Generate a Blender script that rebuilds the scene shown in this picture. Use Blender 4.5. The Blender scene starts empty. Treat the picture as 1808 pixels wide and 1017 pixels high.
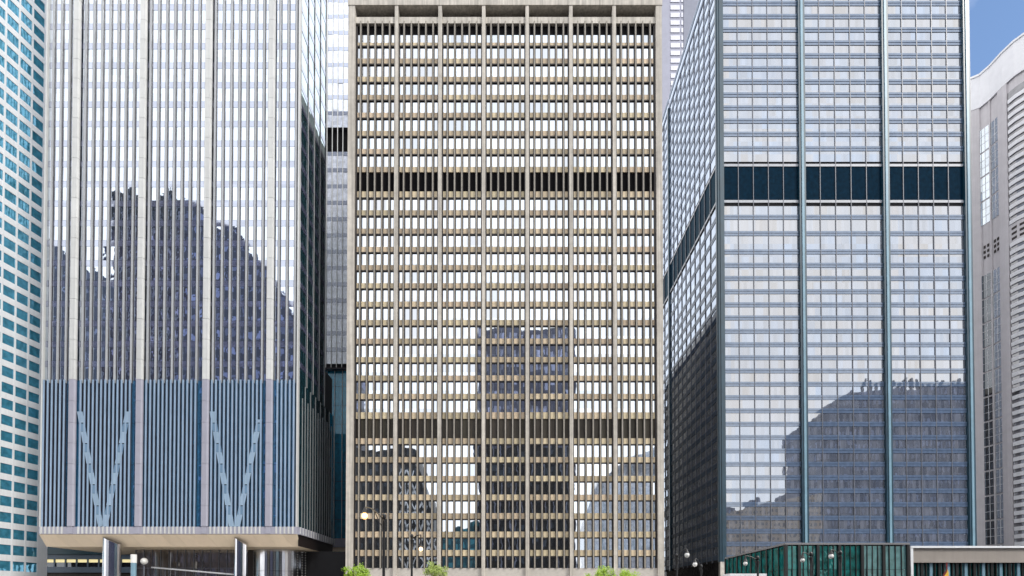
import bpy, math, random
from mathutils import Vector, Matrix
R = random.Random(7)
sc = bpy.context.scene
COL = sc.collection

# ------------------------------------------------------------------ camera
PITCH = math.radians(0.95)
F = 960.0                      # focal length in photograph pixels (photograph is 1808 wide)
CX, CY = 904.0, 1060.0 - F * math.tan(PITCH)
CAMZ = 2.0
cam = bpy.data.cameras.new('camera')
cam.sensor_width = 36.0
cam.lens = F / 1808.0 * 36.0
cam.shift_y = (CY - 508.5) / 1808.0
cam.clip_start = 0.1
cam.clip_end = 8000
camo = bpy.data.objects.new('camera', cam)
camo.location = (0, 0, CAMZ)
camo.rotation_euler = (math.radians(90) + PITCH, 0, 0)
COL.objects.link(camo)
sc.camera = camo

# ------------------------------------------------------------------ sky and sun
SUN_EL, SUN_ROT = math.radians(43), math.radians(131)
wd = bpy.data.worlds.new('World')
sc.world = wd
wd.use_nodes = True
nt = wd.node_tree
for n in list(nt.nodes): nt.nodes.remove(n)
def N(t, kind, **kw):
    n = t.nodes.new(kind)
    for k, v in kw.items(): setattr(n, k, v)
    return n
sky = N(nt, 'ShaderNodeTexSky', sky_type='NISHITA', sun_disc=False, sun_elevation=SUN_EL, sun_rotation=SUN_ROT)
sky.air_density = 1.0; sky.dust_density = 0.3; sky.ozone_density = 2.5
tc = N(nt, 'ShaderNodeTexCoord')
dot = N(nt, 'ShaderNodeVectorMath', operation='DOT_PRODUCT')
bd = Vector((0.66, 0.55, 0.52)).normalized()
dot.inputs[1].default_value = bd
nz = N(nt, 'ShaderNodeTexNoise'); nz.inputs['Scale'].default_value = 2.6; nz.inputs['Detail'].default_value = 7; nz.inputs['Roughness'].default_value = 0.58
nt.links.new(tc.outputs['Generated'], dot.inputs[0]); nt.links.new(tc.outputs['Generated'], nz.inputs['Vector'])
# a cloud bank covers most of the sky and breaks up towards the north-east
ma = N(nt, 'ShaderNodeMath', operation='MULTIPLY'); ma.inputs[1].default_value = -15.0
mb_ = N(nt, 'ShaderNodeMath', operation='MULTIPLY_ADD'); mb_.inputs[1].default_value = 1.7; mb_.inputs[2].default_value = 14.10  # blue gap narrowed so unseen cloud brightens the side glass reflections
mc = N(nt, 'ShaderNodeMath', operation='ADD', use_clamp=True)
nt.links.new(dot.outputs['Value'], ma.inputs[0]); nt.links.new(nz.outputs['Fac'], mb_.inputs[0])
nt.links.new(ma.outputs[0], mc.inputs[0]); nt.links.new(mb_.outputs[0], mc.inputs[1])
nz2 = N(nt, 'ShaderNodeTexNoise'); nz2.inputs['Scale'].default_value = 3.1; nz2.inputs['Detail'].default_value = 6
nt.links.new(tc.outputs['Generated'], nz2.inputs['Vector'])
cr = N(nt, 'ShaderNodeMix', data_type='RGBA')
cr.inputs[6].default_value = (6.6, 6.8, 7.3, 1); cr.inputs[7].default_value = (9.6, 9.6, 9.7, 1)
nt.links.new(nz2.outputs['Fac'], cr.inputs[0])
mx = N(nt, 'ShaderNodeMix', data_type='RGBA')
nt.links.new(mc.outputs[0], mx.inputs[0]); nt.links.new(sky.outputs[0], mx.inputs[6]); nt.links.new(cr.outputs[2], mx.inputs[7])
bg = N(nt, 'ShaderNodeBackground'); bg.inputs['Strength'].default_value = 0.15
wo = N(nt, 'ShaderNodeOutputWorld')
nt.links.new(mx.outputs[2], bg.inputs['Color']); nt.links.new(bg.outputs[0], wo.inputs[0])

sl = bpy.data.lights.new('sun', 'SUN'); sl.energy = 1.5; sl.angle = math.radians(12); sl.color = (1.0, 0.95, 0.87)
so = bpy.data.objects.new('sun', sl); COL.objects.link(so)
sd = Vector((math.sin(SUN_ROT) * math.cos(SUN_EL), math.cos(SUN_ROT) * math.cos(SUN_EL), math.sin(SUN_EL)))
so.rotation_euler = sd.to_track_quat('Z', 'Y').to_euler()
so.location = (0, 0, 300)

sc.view_settings.view_transform = 'Standard'
sc.view_settings.look = 'None'
sc.view_settings.exposure = 0.6
sc.view_settings.gamma = 1.0
sc.view_settings.use_curve_mapping = False
sc.render.engine = 'CYCLES'
sc.cycles.max_bounces = 7
sc.cycles.glossy_bounces = 5
sc.cycles.diffuse_bounces = 3
sc.cycles.caustics_reflective = False
sc.cycles.use_denoising = True

# ------------------------------------------------------------------ survey helpers: photograph pixel -> place on a plane at distance Y
SP, CP = math.sin(PITCH), math.cos(PITCH)
def zt(y, Y):
    v = (CY - y) / F
    return CAMZ + Y * (SP + v * CP) / (CP - v * SP)
def xt(x, y, Y):
    v = (CY - y) / F
    return (x - CX) / F * Y / (CP - v * SP)

# ------------------------------------------------------------------ materials
def mat(name, col, rough=0.6, metal=0.0, var=0.12, scale=0.35, streak=0.0, rnd=0.0, spec=0.5, emit=None, fine=0.0):
    m = bpy.data.materials.new(name); m.use_nodes = True
    t = m.node_tree; b = t.nodes['Principled BSDF']
    b.inputs['Roughness'].default_value = rough; b.inputs['Metallic'].default_value = metal
    b.inputs['Specular IOR Level'].default_value = spec
    geo = N(t, 'ShaderNodeNewGeometry')
    n1 = N(t, 'ShaderNodeTexNoise'); n1.inputs['Scale'].default_value = scale; n1.inputs['Detail'].default_value = 8; n1.inputs['Roughness'].default_value = 0.65
    t.links.new(geo.outputs['Position'], n1.inputs['Vector'])
    val = N(t, 'ShaderNodeMapRange'); val.inputs['From Min'].default_value = 0.3; val.inputs['From Max'].default_value = 0.7
    val.inputs['To Min'].default_value = 1 - var; val.inputs['To Max'].default_value = 1 + var
    t.links.new(n1.outputs['Fac'], val.inputs['Value'])
    last = val.outputs[0]
    if streak:
        mp = N(t, 'ShaderNodeMapping'); mp.inputs['Scale'].default_value = (2.2, 2.2, 0.05)
        n2 = N(t, 'ShaderNodeTexNoise'); n2.inputs['Scale'].default_value = 1.0; n2.inputs['Detail'].default_value = 5
        t.links.new(geo.outputs['Position'], mp.inputs['Vector']); t.links.new(mp.outputs[0], n2.inputs['Vector'])
        v2 = N(t, 'ShaderNodeMapRange'); v2.inputs['From Min'].default_value = 0.3; v2.inputs['From Max'].default_value = 0.7
        v2.inputs['To Min'].default_value = 1 - streak; v2.inputs['To Max'].default_value = 1 + streak * 0.5
        t.links.new(n2.outputs['Fac'], v2.inputs['Value'])
        mu = N(t, 'ShaderNodeMath', operation='MULTIPLY'); t.links.new(last, mu.inputs[0]); t.links.new(v2.outputs[0], mu.inputs[1]); last = mu.outputs[0]
    hs = N(t, 'ShaderNodeHueSaturation'); hs.inputs['Color'].default_value = (*col, 1)
    if rnd:
        oi = N(t, 'ShaderNodeObjectInfo')
        v3 = N(t, 'ShaderNodeMapRange'); v3.inputs['To Min'].default_value = 1 - rnd; v3.inputs['To Max'].default_value = 1 + rnd
        t.links.new(oi.outputs['Random'], v3.inputs['Value'])
        mu = N(t, 'ShaderNodeMath', operation='MULTIPLY'); t.links.new(last, mu.inputs[0]); t.links.new(v3.outputs[0], mu.inputs[1]); last = mu.outputs[0]
        wn = N(t, 'ShaderNodeTexWhiteNoise', noise_dimensions='1D'); t.links.new(oi.outputs['Random'], wn.inputs['W'])
        v4 = N(t, 'ShaderNodeMapRange'); v4.inputs['To Min'].default_value = 0.5 - rnd * 0.06; v4.inputs['To Max'].default_value = 0.5 + rnd * 0.06
        t.links.new(wn.outputs['Value'], v4.inputs['Value']); t.links.new(v4.outputs[0], hs.inputs['Hue'])
    t.links.new(last, hs.inputs['Value'])
    t.links.new(hs.outputs[0], b.inputs['Base Color'])
    if fine:
        n3 = N(t, 'ShaderNodeTexNoise'); n3.inputs['Scale'].default_value = 3.0; n3.inputs['Detail'].default_value = 6
        t.links.new(geo.outputs['Position'], n3.inputs['Vector'])
        bp = N(t, 'ShaderNodeBump'); bp.inputs['Strength'].default_value = fine; bp.inputs['Distance'].default_value = 0.05
        t.links.new(n3.outputs['Fac'], bp.inputs['Height']); t.links.new(bp.outputs[0], b.inputs['Normal'])
    if emit:
        b.inputs['Emission Color'].default_value = (*emit[0], 1); b.inputs['Emission Strength'].default_value = emit[1]
    return m

def glass(name, inner, refl, tint, rough=0.015, rnd=0.3, blind=None, blind_amt=0.0, blind_w=0.8, warp=0.0035, wscale=0.35, rvar=0.12, tint2=None, rowh=3.86, edge=0.9):
    """coated office glazing: a mirror coat over a dim interior with blinds behind some panes"""
    m = bpy.data.materials.new(name); m.use_nodes = True
    t = m.node_tree; 
    for n in list(t.nodes): t.nodes.remove(n)
    out = N(t, 'ShaderNodeOutputMaterial')
    geo = N(t, 'ShaderNodeNewGeometry'); oi = N(t, 'ShaderNodeObjectInfo')
    # cell number from place, so joined panes vary too
    mp = N(t, 'ShaderNodeVectorMath', operation='SCALE'); mp.inputs['Scale'].default_value = 1.0
    vm = N(t, 'ShaderNodeTexNoise'); vm.inputs['Scale'].default_value = 0.9; vm.inputs['Detail'].default_value = 3
    t.links.new(geo.outputs['Position'], vm.inputs['Vector'])
    vr = N(t, 'ShaderNodeMapRange'); vr.inputs['From Min'].default_value = .3; vr.inputs['From Max'].default_value = .7; vr.inputs['To Min'].default_value = 1 - rnd; vr.inputs['To Max'].default_value = 1 + rnd
    t.links.new(vm.outputs['Fac'], vr.inputs['Value'])
    hs = N(t, 'ShaderNodeHueSaturation'); hs.inputs['Color'].default_value = (*inner, 1); t.links.new(vr.outputs[0], hs.inputs['Value'])
    colr = hs.outputs[0]
    if blind:
        sx = N(t, 'ShaderNodeSeparateXYZ'); t.links.new(geo.outputs['Position'], sx.inputs[0])
        ad = N(t, 'ShaderNodeMath', operation='ADD'); t.links.new(sx.outputs[0], ad.inputs[0]); t.links.new(sx.outputs[1], ad.inputs[1])
        dv = N(t, 'ShaderNodeMath', operation='DIVIDE'); dv.inputs[1].default_value = blind_w; t.links.new(ad.outputs[0], dv.inputs[0])
        fl = N(t, 'ShaderNodeMath', operation='FLOOR'); t.links.new(dv.outputs[0], fl.inputs[0])
        zf = N(t, 'ShaderNodeMath', operation='DIVIDE'); zf.inputs[1].default_value = 3.86; t.links.new(sx.outputs[2], zf.inputs[0])
        zfl = N(t, 'ShaderNodeMath', operation='FLOOR'); t.links.new(zf.outputs[0], zfl.inputs[0])
        cb = N(t, 'ShaderNodeCombineXYZ'); t.links.new(fl.outputs[0], cb.inputs[0]); t.links.new(zfl.outputs[0], cb.inputs[1])
        wn = N(t, 'ShaderNodeTexWhiteNoise', noise_dimensions='3D'); t.links.new(cb.outputs[0], wn.inputs['Vector'])
        th = N(t, 'ShaderNodeMapRange'); th.inputs['From Min'].default_value = 0.0; th.inputs['From Max'].default_value = 1.0
        th.inputs['To Min'].default_value = blind_amt * 0.45; th.inputs['To Max'].default_value = min(1, blind_amt * 1.35)
        t.links.new(wn.outputs['Value'], th.inputs['Value'])
        mxx = N(t, 'ShaderNodeMix', data_type='RGBA'); mxx.inputs[7].default_value = (*blind, 1)
        t.links.new(th.outputs[0], mxx.inputs[0]); t.links.new(colr, mxx.inputs[6]); colr = mxx.outputs[2]
    df = N(t, 'ShaderNodeBsdfDiffuse'); t.links.new(colr, df.inputs['Color'])
    gl = N(t, 'ShaderNodeBsdfGlossy'); gl.inputs['Color'].default_value = (*tint, 1); gl.inputs['Roughness'].default_value = rough
    n3 = N(t, 'ShaderNodeTexNoise'); n3.inputs['Scale'].default_value = wscale; n3.inputs['Detail'].default_value = 2
    t.links.new(geo.outputs['Position'], n3.inputs['Vector'])
    bp = N(t, 'ShaderNodeBump'); bp.inputs['Strength'].default_value = 1.0; bp.inputs['Distance'].default_value = warp * 1.6
    t.links.new(n3.outputs['Fac'], bp.inputs['Height']); t.links.new(bp.outputs[0], gl.inputs['Normal'])
    s2 = N(t, 'ShaderNodeSeparateXYZ'); t.links.new(geo.outputs['Position'], s2.inputs[0])
    a2 = N(t, 'ShaderNodeMath', operation='ADD'); t.links.new(s2.outputs[0], a2.inputs[0]); t.links.new(s2.outputs[1], a2.inputs[1])
    def cellno(sock, d):
        q = N(t, 'ShaderNodeMath', operation='DIVIDE'); q.inputs[1].default_value = d; t.links.new(sock, q.inputs[0])
        f = N(t, 'ShaderNodeMath', operation='FLOOR'); t.links.new(q.outputs[0], f.inputs[0]); return f.outputs[0]
    rowid = cellno(s2.outputs[2], rowh)
    c2 = N(t, 'ShaderNodeCombineXYZ'); t.links.new(cellno(a2.outputs[0], blind_w * 2.2), c2.inputs[0]); t.links.new(rowid, c2.inputs[1])
    w2 = N(t, 'ShaderNodeTexWhiteNoise', noise_dimensions='3D'); t.links.new(c2.outputs[0], w2.inputs['Vector'])
    if tint2:
        c3 = N(t, 'ShaderNodeCombineXYZ'); t.links.new(cellno(a2.outputs[0], 25.0), c3.inputs[0]); t.links.new(rowid, c3.inputs[1])
        w3 = N(t, 'ShaderNodeTexWhiteNoise', noise_dimensions='3D'); t.links.new(c3.outputs[0], w3.inputs['Vector'])
        av = N(t, 'ShaderNodeMath', operation='MULTIPLY_ADD'); av.inputs[1].default_value = 0.45; t.links.new(w2.outputs['Value'], av.inputs[0])
        hv = N(t, 'ShaderNodeMath', operation='MULTIPLY'); hv.inputs[1].default_value = 0.65; t.links.new(w3.outputs['Value'], hv.inputs[0]); t.links.new(hv.outputs[0], av.inputs[2])
        mt = N(t, 'ShaderNodeMix', data_type='RGBA'); mt.inputs[6].default_value = (*tint, 1); mt.inputs[7].default_value = (*tint2, 1)
        t.links.new(av.outputs[0], mt.inputs[0]); t.links.new(mt.outputs[2], gl.inputs['Color'])
    lw = N(t, 'ShaderNodeLayerWeight'); lw.inputs['Blend'].default_value = 0.25
    fr = N(t, 'ShaderNodeMapRange'); fr.inputs['To Min'].default_value = refl; fr.inputs['To Max'].default_value = max(edge, refl)
    t.links.new(lw.outputs['Fresnel'], fr.inputs['Value'])
    rv = N(t, 'ShaderNodeMapRange'); rv.inputs['To Min'].default_value = 1 - rvar; rv.inputs['To Max'].default_value = 1 + rvar * 0.6; t.links.new(w2.outputs['Value'], rv.inputs['Value'])
    rm = N(t, 'ShaderNodeMath', operation='MULTIPLY', use_clamp=True); t.links.new(fr.outputs[0], rm.inputs[0]); t.links.new(rv.outputs[0], rm.inputs[1])
    ms = N(t, 'ShaderNodeMixShader'); t.links.new(rm.outputs[0], ms.inputs[0]); t.links.new(df.outputs[0], ms.inputs[1]); t.links.new(gl.outputs[0], ms.inputs[2])
    t.links.new(ms.outputs[0], out.inputs[0])
    return m

def gridmat(name, wall, win, fw, fh, winw, winh, rough=0.5):
    """facade too far to tell its windows apart (seen in reflections only)"""
    m = bpy.data.materials.new(name); m.use_nodes = True
    t = m.node_tree; b = t.nodes['Principled BSDF']; b.inputs['Roughness'].default_value = rough
    geo = N(t, 'ShaderNodeNewGeometry'); sx = N(t, 'ShaderNodeSeparateXYZ'); t.links.new(geo.outputs['Position'], sx.inputs[0])
    def frac(sock, d, lim):
        dv = N(t, 'ShaderNodeMath', operation='DIVIDE'); dv.inputs[1].default_value = d; t.links.new(sock, dv.inputs[0])
        f = N(t, 'ShaderNodeMath', operation='FRACT'); t.links.new(dv.outputs[0], f.inputs[0])
        l = N(t, 'ShaderNodeMath', operation='LESS_THAN'); l.inputs[1].default_value = lim; t.links.new(f.outputs[0], l.inputs[0])
        g = N(t, 'ShaderNodeMath', operation='FLOOR'); t.links.new(dv.outputs[0], g.inputs[0])
        return l.outputs[0], g.outputs[0]
    ad = N(t, 'ShaderNodeMath', operation='ADD'); t.links.new(sx.outputs[0], ad.inputs[0]); t.links.new(sx.outputs[1], ad.inputs[1])
    a, ai = frac(ad.outputs[0], fw, winw); c, ci = frac(sx.outputs[2], fh, winh)
    mu = N(t, 'ShaderNodeMath', operation='MULTIPLY'); t.links.new(a, mu.inputs[0]); t.links.new(c, mu.inputs[1])
    cb = N(t, 'ShaderNodeCombineXYZ'); t.links.new(ai, cb.inputs[0]); t.links.new(ci, cb.inputs[1])
    wn = N(t, 'ShaderNodeTexWhiteNoise', noise_dimensions='3D'); t.links.new(cb.outputs[0], wn.inputs['Vector'])
    vr = N(t, 'ShaderNodeMapRange'); vr.inputs['To Min'].default_value = 0.4; vr.inputs['To Max'].default_value = 1.7; t.links.new(wn.outputs['Value'], vr.inputs['Value'])
    hs = N(t, 'ShaderNodeHueSaturation'); hs.inputs['Color'].default_value = (*win, 1); t.links.new(vr.outputs[0], hs.inputs['Value'])
    mxx = N(t, 'ShaderNodeMix', data_type='RGBA'); mxx.inputs[6].default_value = (*wall, 1)
    t.links.new(mu.outputs[0], mxx.inputs[0]); t.links.new(hs.outputs[0], mxx.inputs[7]); t.links.new(mxx.outputs[2], b.inputs['Base Color'])
    return m

M = {}
M['concrete'] = mat('tan_concrete', (0.53, 0.495, 0.44), 0.85, var=0.16, scale=0.6, streak=0.32, fine=0.25)
M['concrete_cap'] = mat('mullion_concrete', (0.31, 0.285, 0.245), 0.8, var=0.14, scale=0.8, streak=0.15)
M['bronze'] = mat('dark_bronze', (0.020, 0.015, 0.015), 0.45, var=0.2)
M['spandrel'] = mat('golden_spandrel_stone', (0.64, 0.525, 0.36), 0.7, var=0.12, scale=1.5, rnd=0.2)
M['louver_brown'] = mat('brown_louver', (0.075, 0.062, 0.045), 0.6, var=0.2, streak=0.3, rnd=0.25)
M['louver_black'] = mat('black_louver', (0.006, 0.0055, 0.007), 0.8, var=0.3, spec=0.1)
M['soffit_brown'] = mat('loggia_brown', (0.025, 0.018, 0.017), 0.8, spec=0.1)
M['body_dark'] = mat('core_dark', (0.02, 0.02, 0.024), 0.8)
M['plinth'] = mat('pale_granite', (0.50, 0.47, 0.43), 0.6, var=0.1, scale=2.0, rnd=0.06)
M['g_tan'] = glass('tan_tower_glass', (0.010, 0.010, 0.012), 0.72, (0.95, 0.97, 1.0), blind=(0.2, 0.17, 0.12), blind_amt=0.12, blind_w=1.53, rvar=0.30, tint2=(0.84, 0.92, 1.0))
M['fin_blue'] = mat('blue_grey_fin', (0.29, 0.40, 0.54), 0.35, var=0.1, streak=0.12)
M['fin_steel'] = mat('fin_steel', (0.44, 0.46, 0.48), 0.35, var=0.08, scale=0.5, streak=0.12)
M['steel'] = mat('satin_steel', (0.62, 0.63, 0.62), 0.38, metal=0.0, var=0.07, scale=0.5, streak=0.10, rnd=0.05)
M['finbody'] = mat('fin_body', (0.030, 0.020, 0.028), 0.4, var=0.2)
M['g_left'] = glass('left_tower_glass', (0.008, 0.020, 0.045), 0.72, (0.82, 0.90, 1.0), warp=0.006, wscale=0.45)
M['g_leftsp'] = glass('left_tower_shadow_box', (0.10, 0.11, 0.18), 0.45, (0.82, 0.88, 1.0), rough=0.05, warp=0.006)
M['g_leftlow'] = glass('left_tower_low_glass', (0.018, 0.125, 0.25), 0.42, (0.52, 0.76, 1.0), warp=0.006, wscale=0.5)
M['g_slab'] = glass('slab_glass', (0.66, 0.70, 0.84), 0.42, (0.9, 0.95, 1.0), warp=0.006)
M['g_blue'] = glass('blue_slab_glass', (0.012, 0.21, 0.36), 0.22, (0.6, 0.85, 1.0), warp=0.006)
M['g_leftside'] = glass('left_tower_side_glass', (0.006, 0.050, 0.068), 0.62, (0.80, 0.94, 1.0), warp=0.006, edge=0.85)
M['brace'] = mat('brace_white', (0.30, 0.41, 0.53), 0.3, var=0.08, rnd=0.08)
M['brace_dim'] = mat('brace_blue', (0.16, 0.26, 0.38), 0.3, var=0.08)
M['fascia'] = mat('lavender_fascia', (0.37, 0.37, 0.44), 0.35, var=0.08)
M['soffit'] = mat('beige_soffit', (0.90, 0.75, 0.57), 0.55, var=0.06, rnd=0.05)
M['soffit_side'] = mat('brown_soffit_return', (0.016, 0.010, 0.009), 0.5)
M['mirror_steel'] = mat('polished_steel', (0.62, 0.62, 0.64), 0.16, metal=1.0, var=0.06)
M['lobby_dark'] = glass('dark_lobby_glass', (0.012, 0.010, 0.014), 0.06, (1, 1, 1), warp=0.003, edge=0.15)
M['lobby'] = glass('lobby_glass', (0.10, 0.085, 0.078), 0.16, (1, 1, 1), warp=0.003, edge=0.5)
M['white'] = mat('white_panel', (0.84, 0.86, 0.885), 0.5, var=0.05, scale=0.4, streak=0.05)
M['g_teal'] = glass('teal_window_glass', (0.06, 0.27, 0.40), 0.34, (0.40, 0.80, 1.0), warp=0.004, edge=0.6)
M['right_steel'] = mat('teal_painted_steel', (0.008, 0.045, 0.075), 0.35, var=0.2, streak=0.25, spec=0.6)
M['right_steel_light'] = mat('pale_blue_painted_steel', (0.20, 0.34, 0.43), 0.3, var=0.12, streak=0.15)
M['sill_grey'] = mat('grey_sill', (0.36, 0.38, 0.42), 0.4, var=0.1)
M['right_mull'] = mat('mullion_steel', (0.14, 0.15, 0.18), 0.35, var=0.15)
M['right_sp'] = mat('slate_spandrel', (0.12, 0.165, 0.25), 0.5, var=0.15, rnd=0.12, spec=0.35)
M['g_right'] = glass('right_tower_glass', (0.030, 0.036, 0.05), 0.345, (1.0, 0.96, 0.90), tint2=(0.76, 0.86, 1.0), rvar=0.10, blind=(0.36, 0.39, 0.47), blind_amt=0.3, blind_w=0.97, warp=0.003)
M['g_sp'] = glass('slate_spandrel_glass', (0.105, 0.15, 0.235), 0.13, (0.9, 0.95, 1.0), rough=0.02, warp=0.002, edge=0.55, rnd=0.15)
M['g_rightside'] = glass('right_tower_side_glass', (0.045, 0.06, 0.105), 0.42, (0.78, 0.87, 1.0), blind=(0.33, 0.34, 0.40), blind_amt=0.25, blind_w=0.97, warp=0.006)
M['g_band'] = glass('dark_band_glass', (0.002, 0.014, 0.030), 0.003, (0.6, 0.85, 1.0), warp=0.004, edge=0.15)
M['stone_base'] = mat('pale_stone_base', (0.55, 0.52, 0.48), 0.7, var=0.25, scale=1.2)
M['taupe'] = mat('taupe_stone', (0.60, 0.575, 0.59), 0.75, var=0.07, scale=0.3, streak=0.06)
M['taupe_dark'] = mat('dark_taupe_vent', (0.03, 0.022, 0.02), 0.7)
M['crown'] = mat('bleached_crown', (0.80, 0.80, 0.82), 0.5, var=0.05)  # near-white tone carries the bleached, hazy top in the crown's colour
M['louver_white'] = mat('white_sunshade', (0.80, 0.80, 0.82), 0.45, var=0.05)
M['louver_gap'] = glass('grey_strip_glass', (0.12, 0.115, 0.13), 0.16, (1, 1, 1), edge=0.4)
M['g_curve'] = glass('curved_tower_glass', (0.22, 0.26, 0.30), 0.5, (0.9, 0.96, 1.0), edge=0.6)
M['g_curve_dark'] = glass('curved_tower_dark_glass', (0.02, 0.022, 0.03), 0.12, (0.9, 0.96, 1.0), edge=0.3)
M['pale_lav'] = mat('pale_lavender_panel', (0.30, 0.31, 0.39), 0.5, var=0.08)
M['pale_lav2'] = mat('grey_lavender_panel', (0.20, 0.215, 0.28), 0.5, var=0.1)
M['g_far'] = glass('far_tower_glass', (0.30, 0.30, 0.36), 0.45, (0.95, 0.95, 1.0))
M['black'] = mat('black_metal', (0.010, 0.010, 0.011), 0.4, var=0.1)
M['g_pav'] = glass('green_pavilion_glass', (0.004, 0.085, 0.085), 0.07, (0.5, 1.0, 0.92), rough=0.03, warp=0.010, wscale=0.8, edge=0.35, rnd=0.8)
M['g_pav_light'] = glass('pale_pavilion_glass', (0.12, 0.26, 0.27), 0.22, (0.7, 0.95, 1.0), rough=0.05, warp=0.008, edge=0.4)
M['roof_grey'] = mat('roof_edge_grey', (0.20, 0.20, 0.21), 0.6)
M['fascia_taupe'] = mat('taupe_fascia', (0.33, 0.295, 0.265), 0.6, var=0.07, scale=0.4, streak=0.06)
M['asphalt'] = mat('asphalt', (0.05, 0.05, 0.052), 0.9, var=0.25, scale=0.8, fine=0.4)
M['paving'] = mat('paving', (0.50, 0.475, 0.44), 0.8, var=0.15, scale=0.8, fine=0.3)
M['lamp_warm'] = mat('warm_lamp_glass', (0.9, 0.8, 0.6), 0.3, emit=((1.0, 0.42, 0.10), 1.9))
M['lamp_warm2'] = mat('small_warm_lamp_glass', (0.9, 0.8, 0.6), 0.3, emit=((1.0, 0.66, 0.34), 1.8))
M['globe'] = mat('white_lamp_globe', (0.82, 0.82, 0.80), 0.25, var=0.03)
M['leaf'] = mat('spring_leaf', (0.30, 0.47, 0.03), 0.5, var=0.35, scale=3.0)
M['leaf2'] = mat('pale_spring_leaf', (0.32, 0.42, 0.09), 0.5, var=0.35, scale=3.0)
M['bark'] = mat('bark', (0.10, 0.075, 0.055), 0.9, var=0.3, scale=4)
M['yellow'] = mat('yellow_cloth', (0.85, 0.50, 0.06), 0.7)
M['darkred'] = mat('dark_red_cloth', (0.16, 0.012, 0.015), 0.7)
M['lit'] = mat('lit_office_ceiling', (0.6, 0.55, 0.35), 0.6, emit=((1.0, 0.86, 0.45), 0.55))
M['teal_band'] = mat('teal_band_metal', (0.03, 0.09, 0.115), 0.35)
M['blue_band'] = mat('slate_blue_panel', (0.17, 0.23, 0.30), 0.4)

# ------------------------------------------------------------------ building helpers
class Frame:
    """local x along a facade, local y into the building"""
    def __init__(s, ox, oy, ang=0.0):
        s.ox, s.oy, s.a = ox, oy, ang; s.c, s.s = math.cos(ang), math.sin(ang)
    def w(s, x, y, z): return (s.ox + x * s.c - y * s.s, s.oy + x * s.s + y * s.c, z)
W0 = Frame(0, 0)

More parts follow.
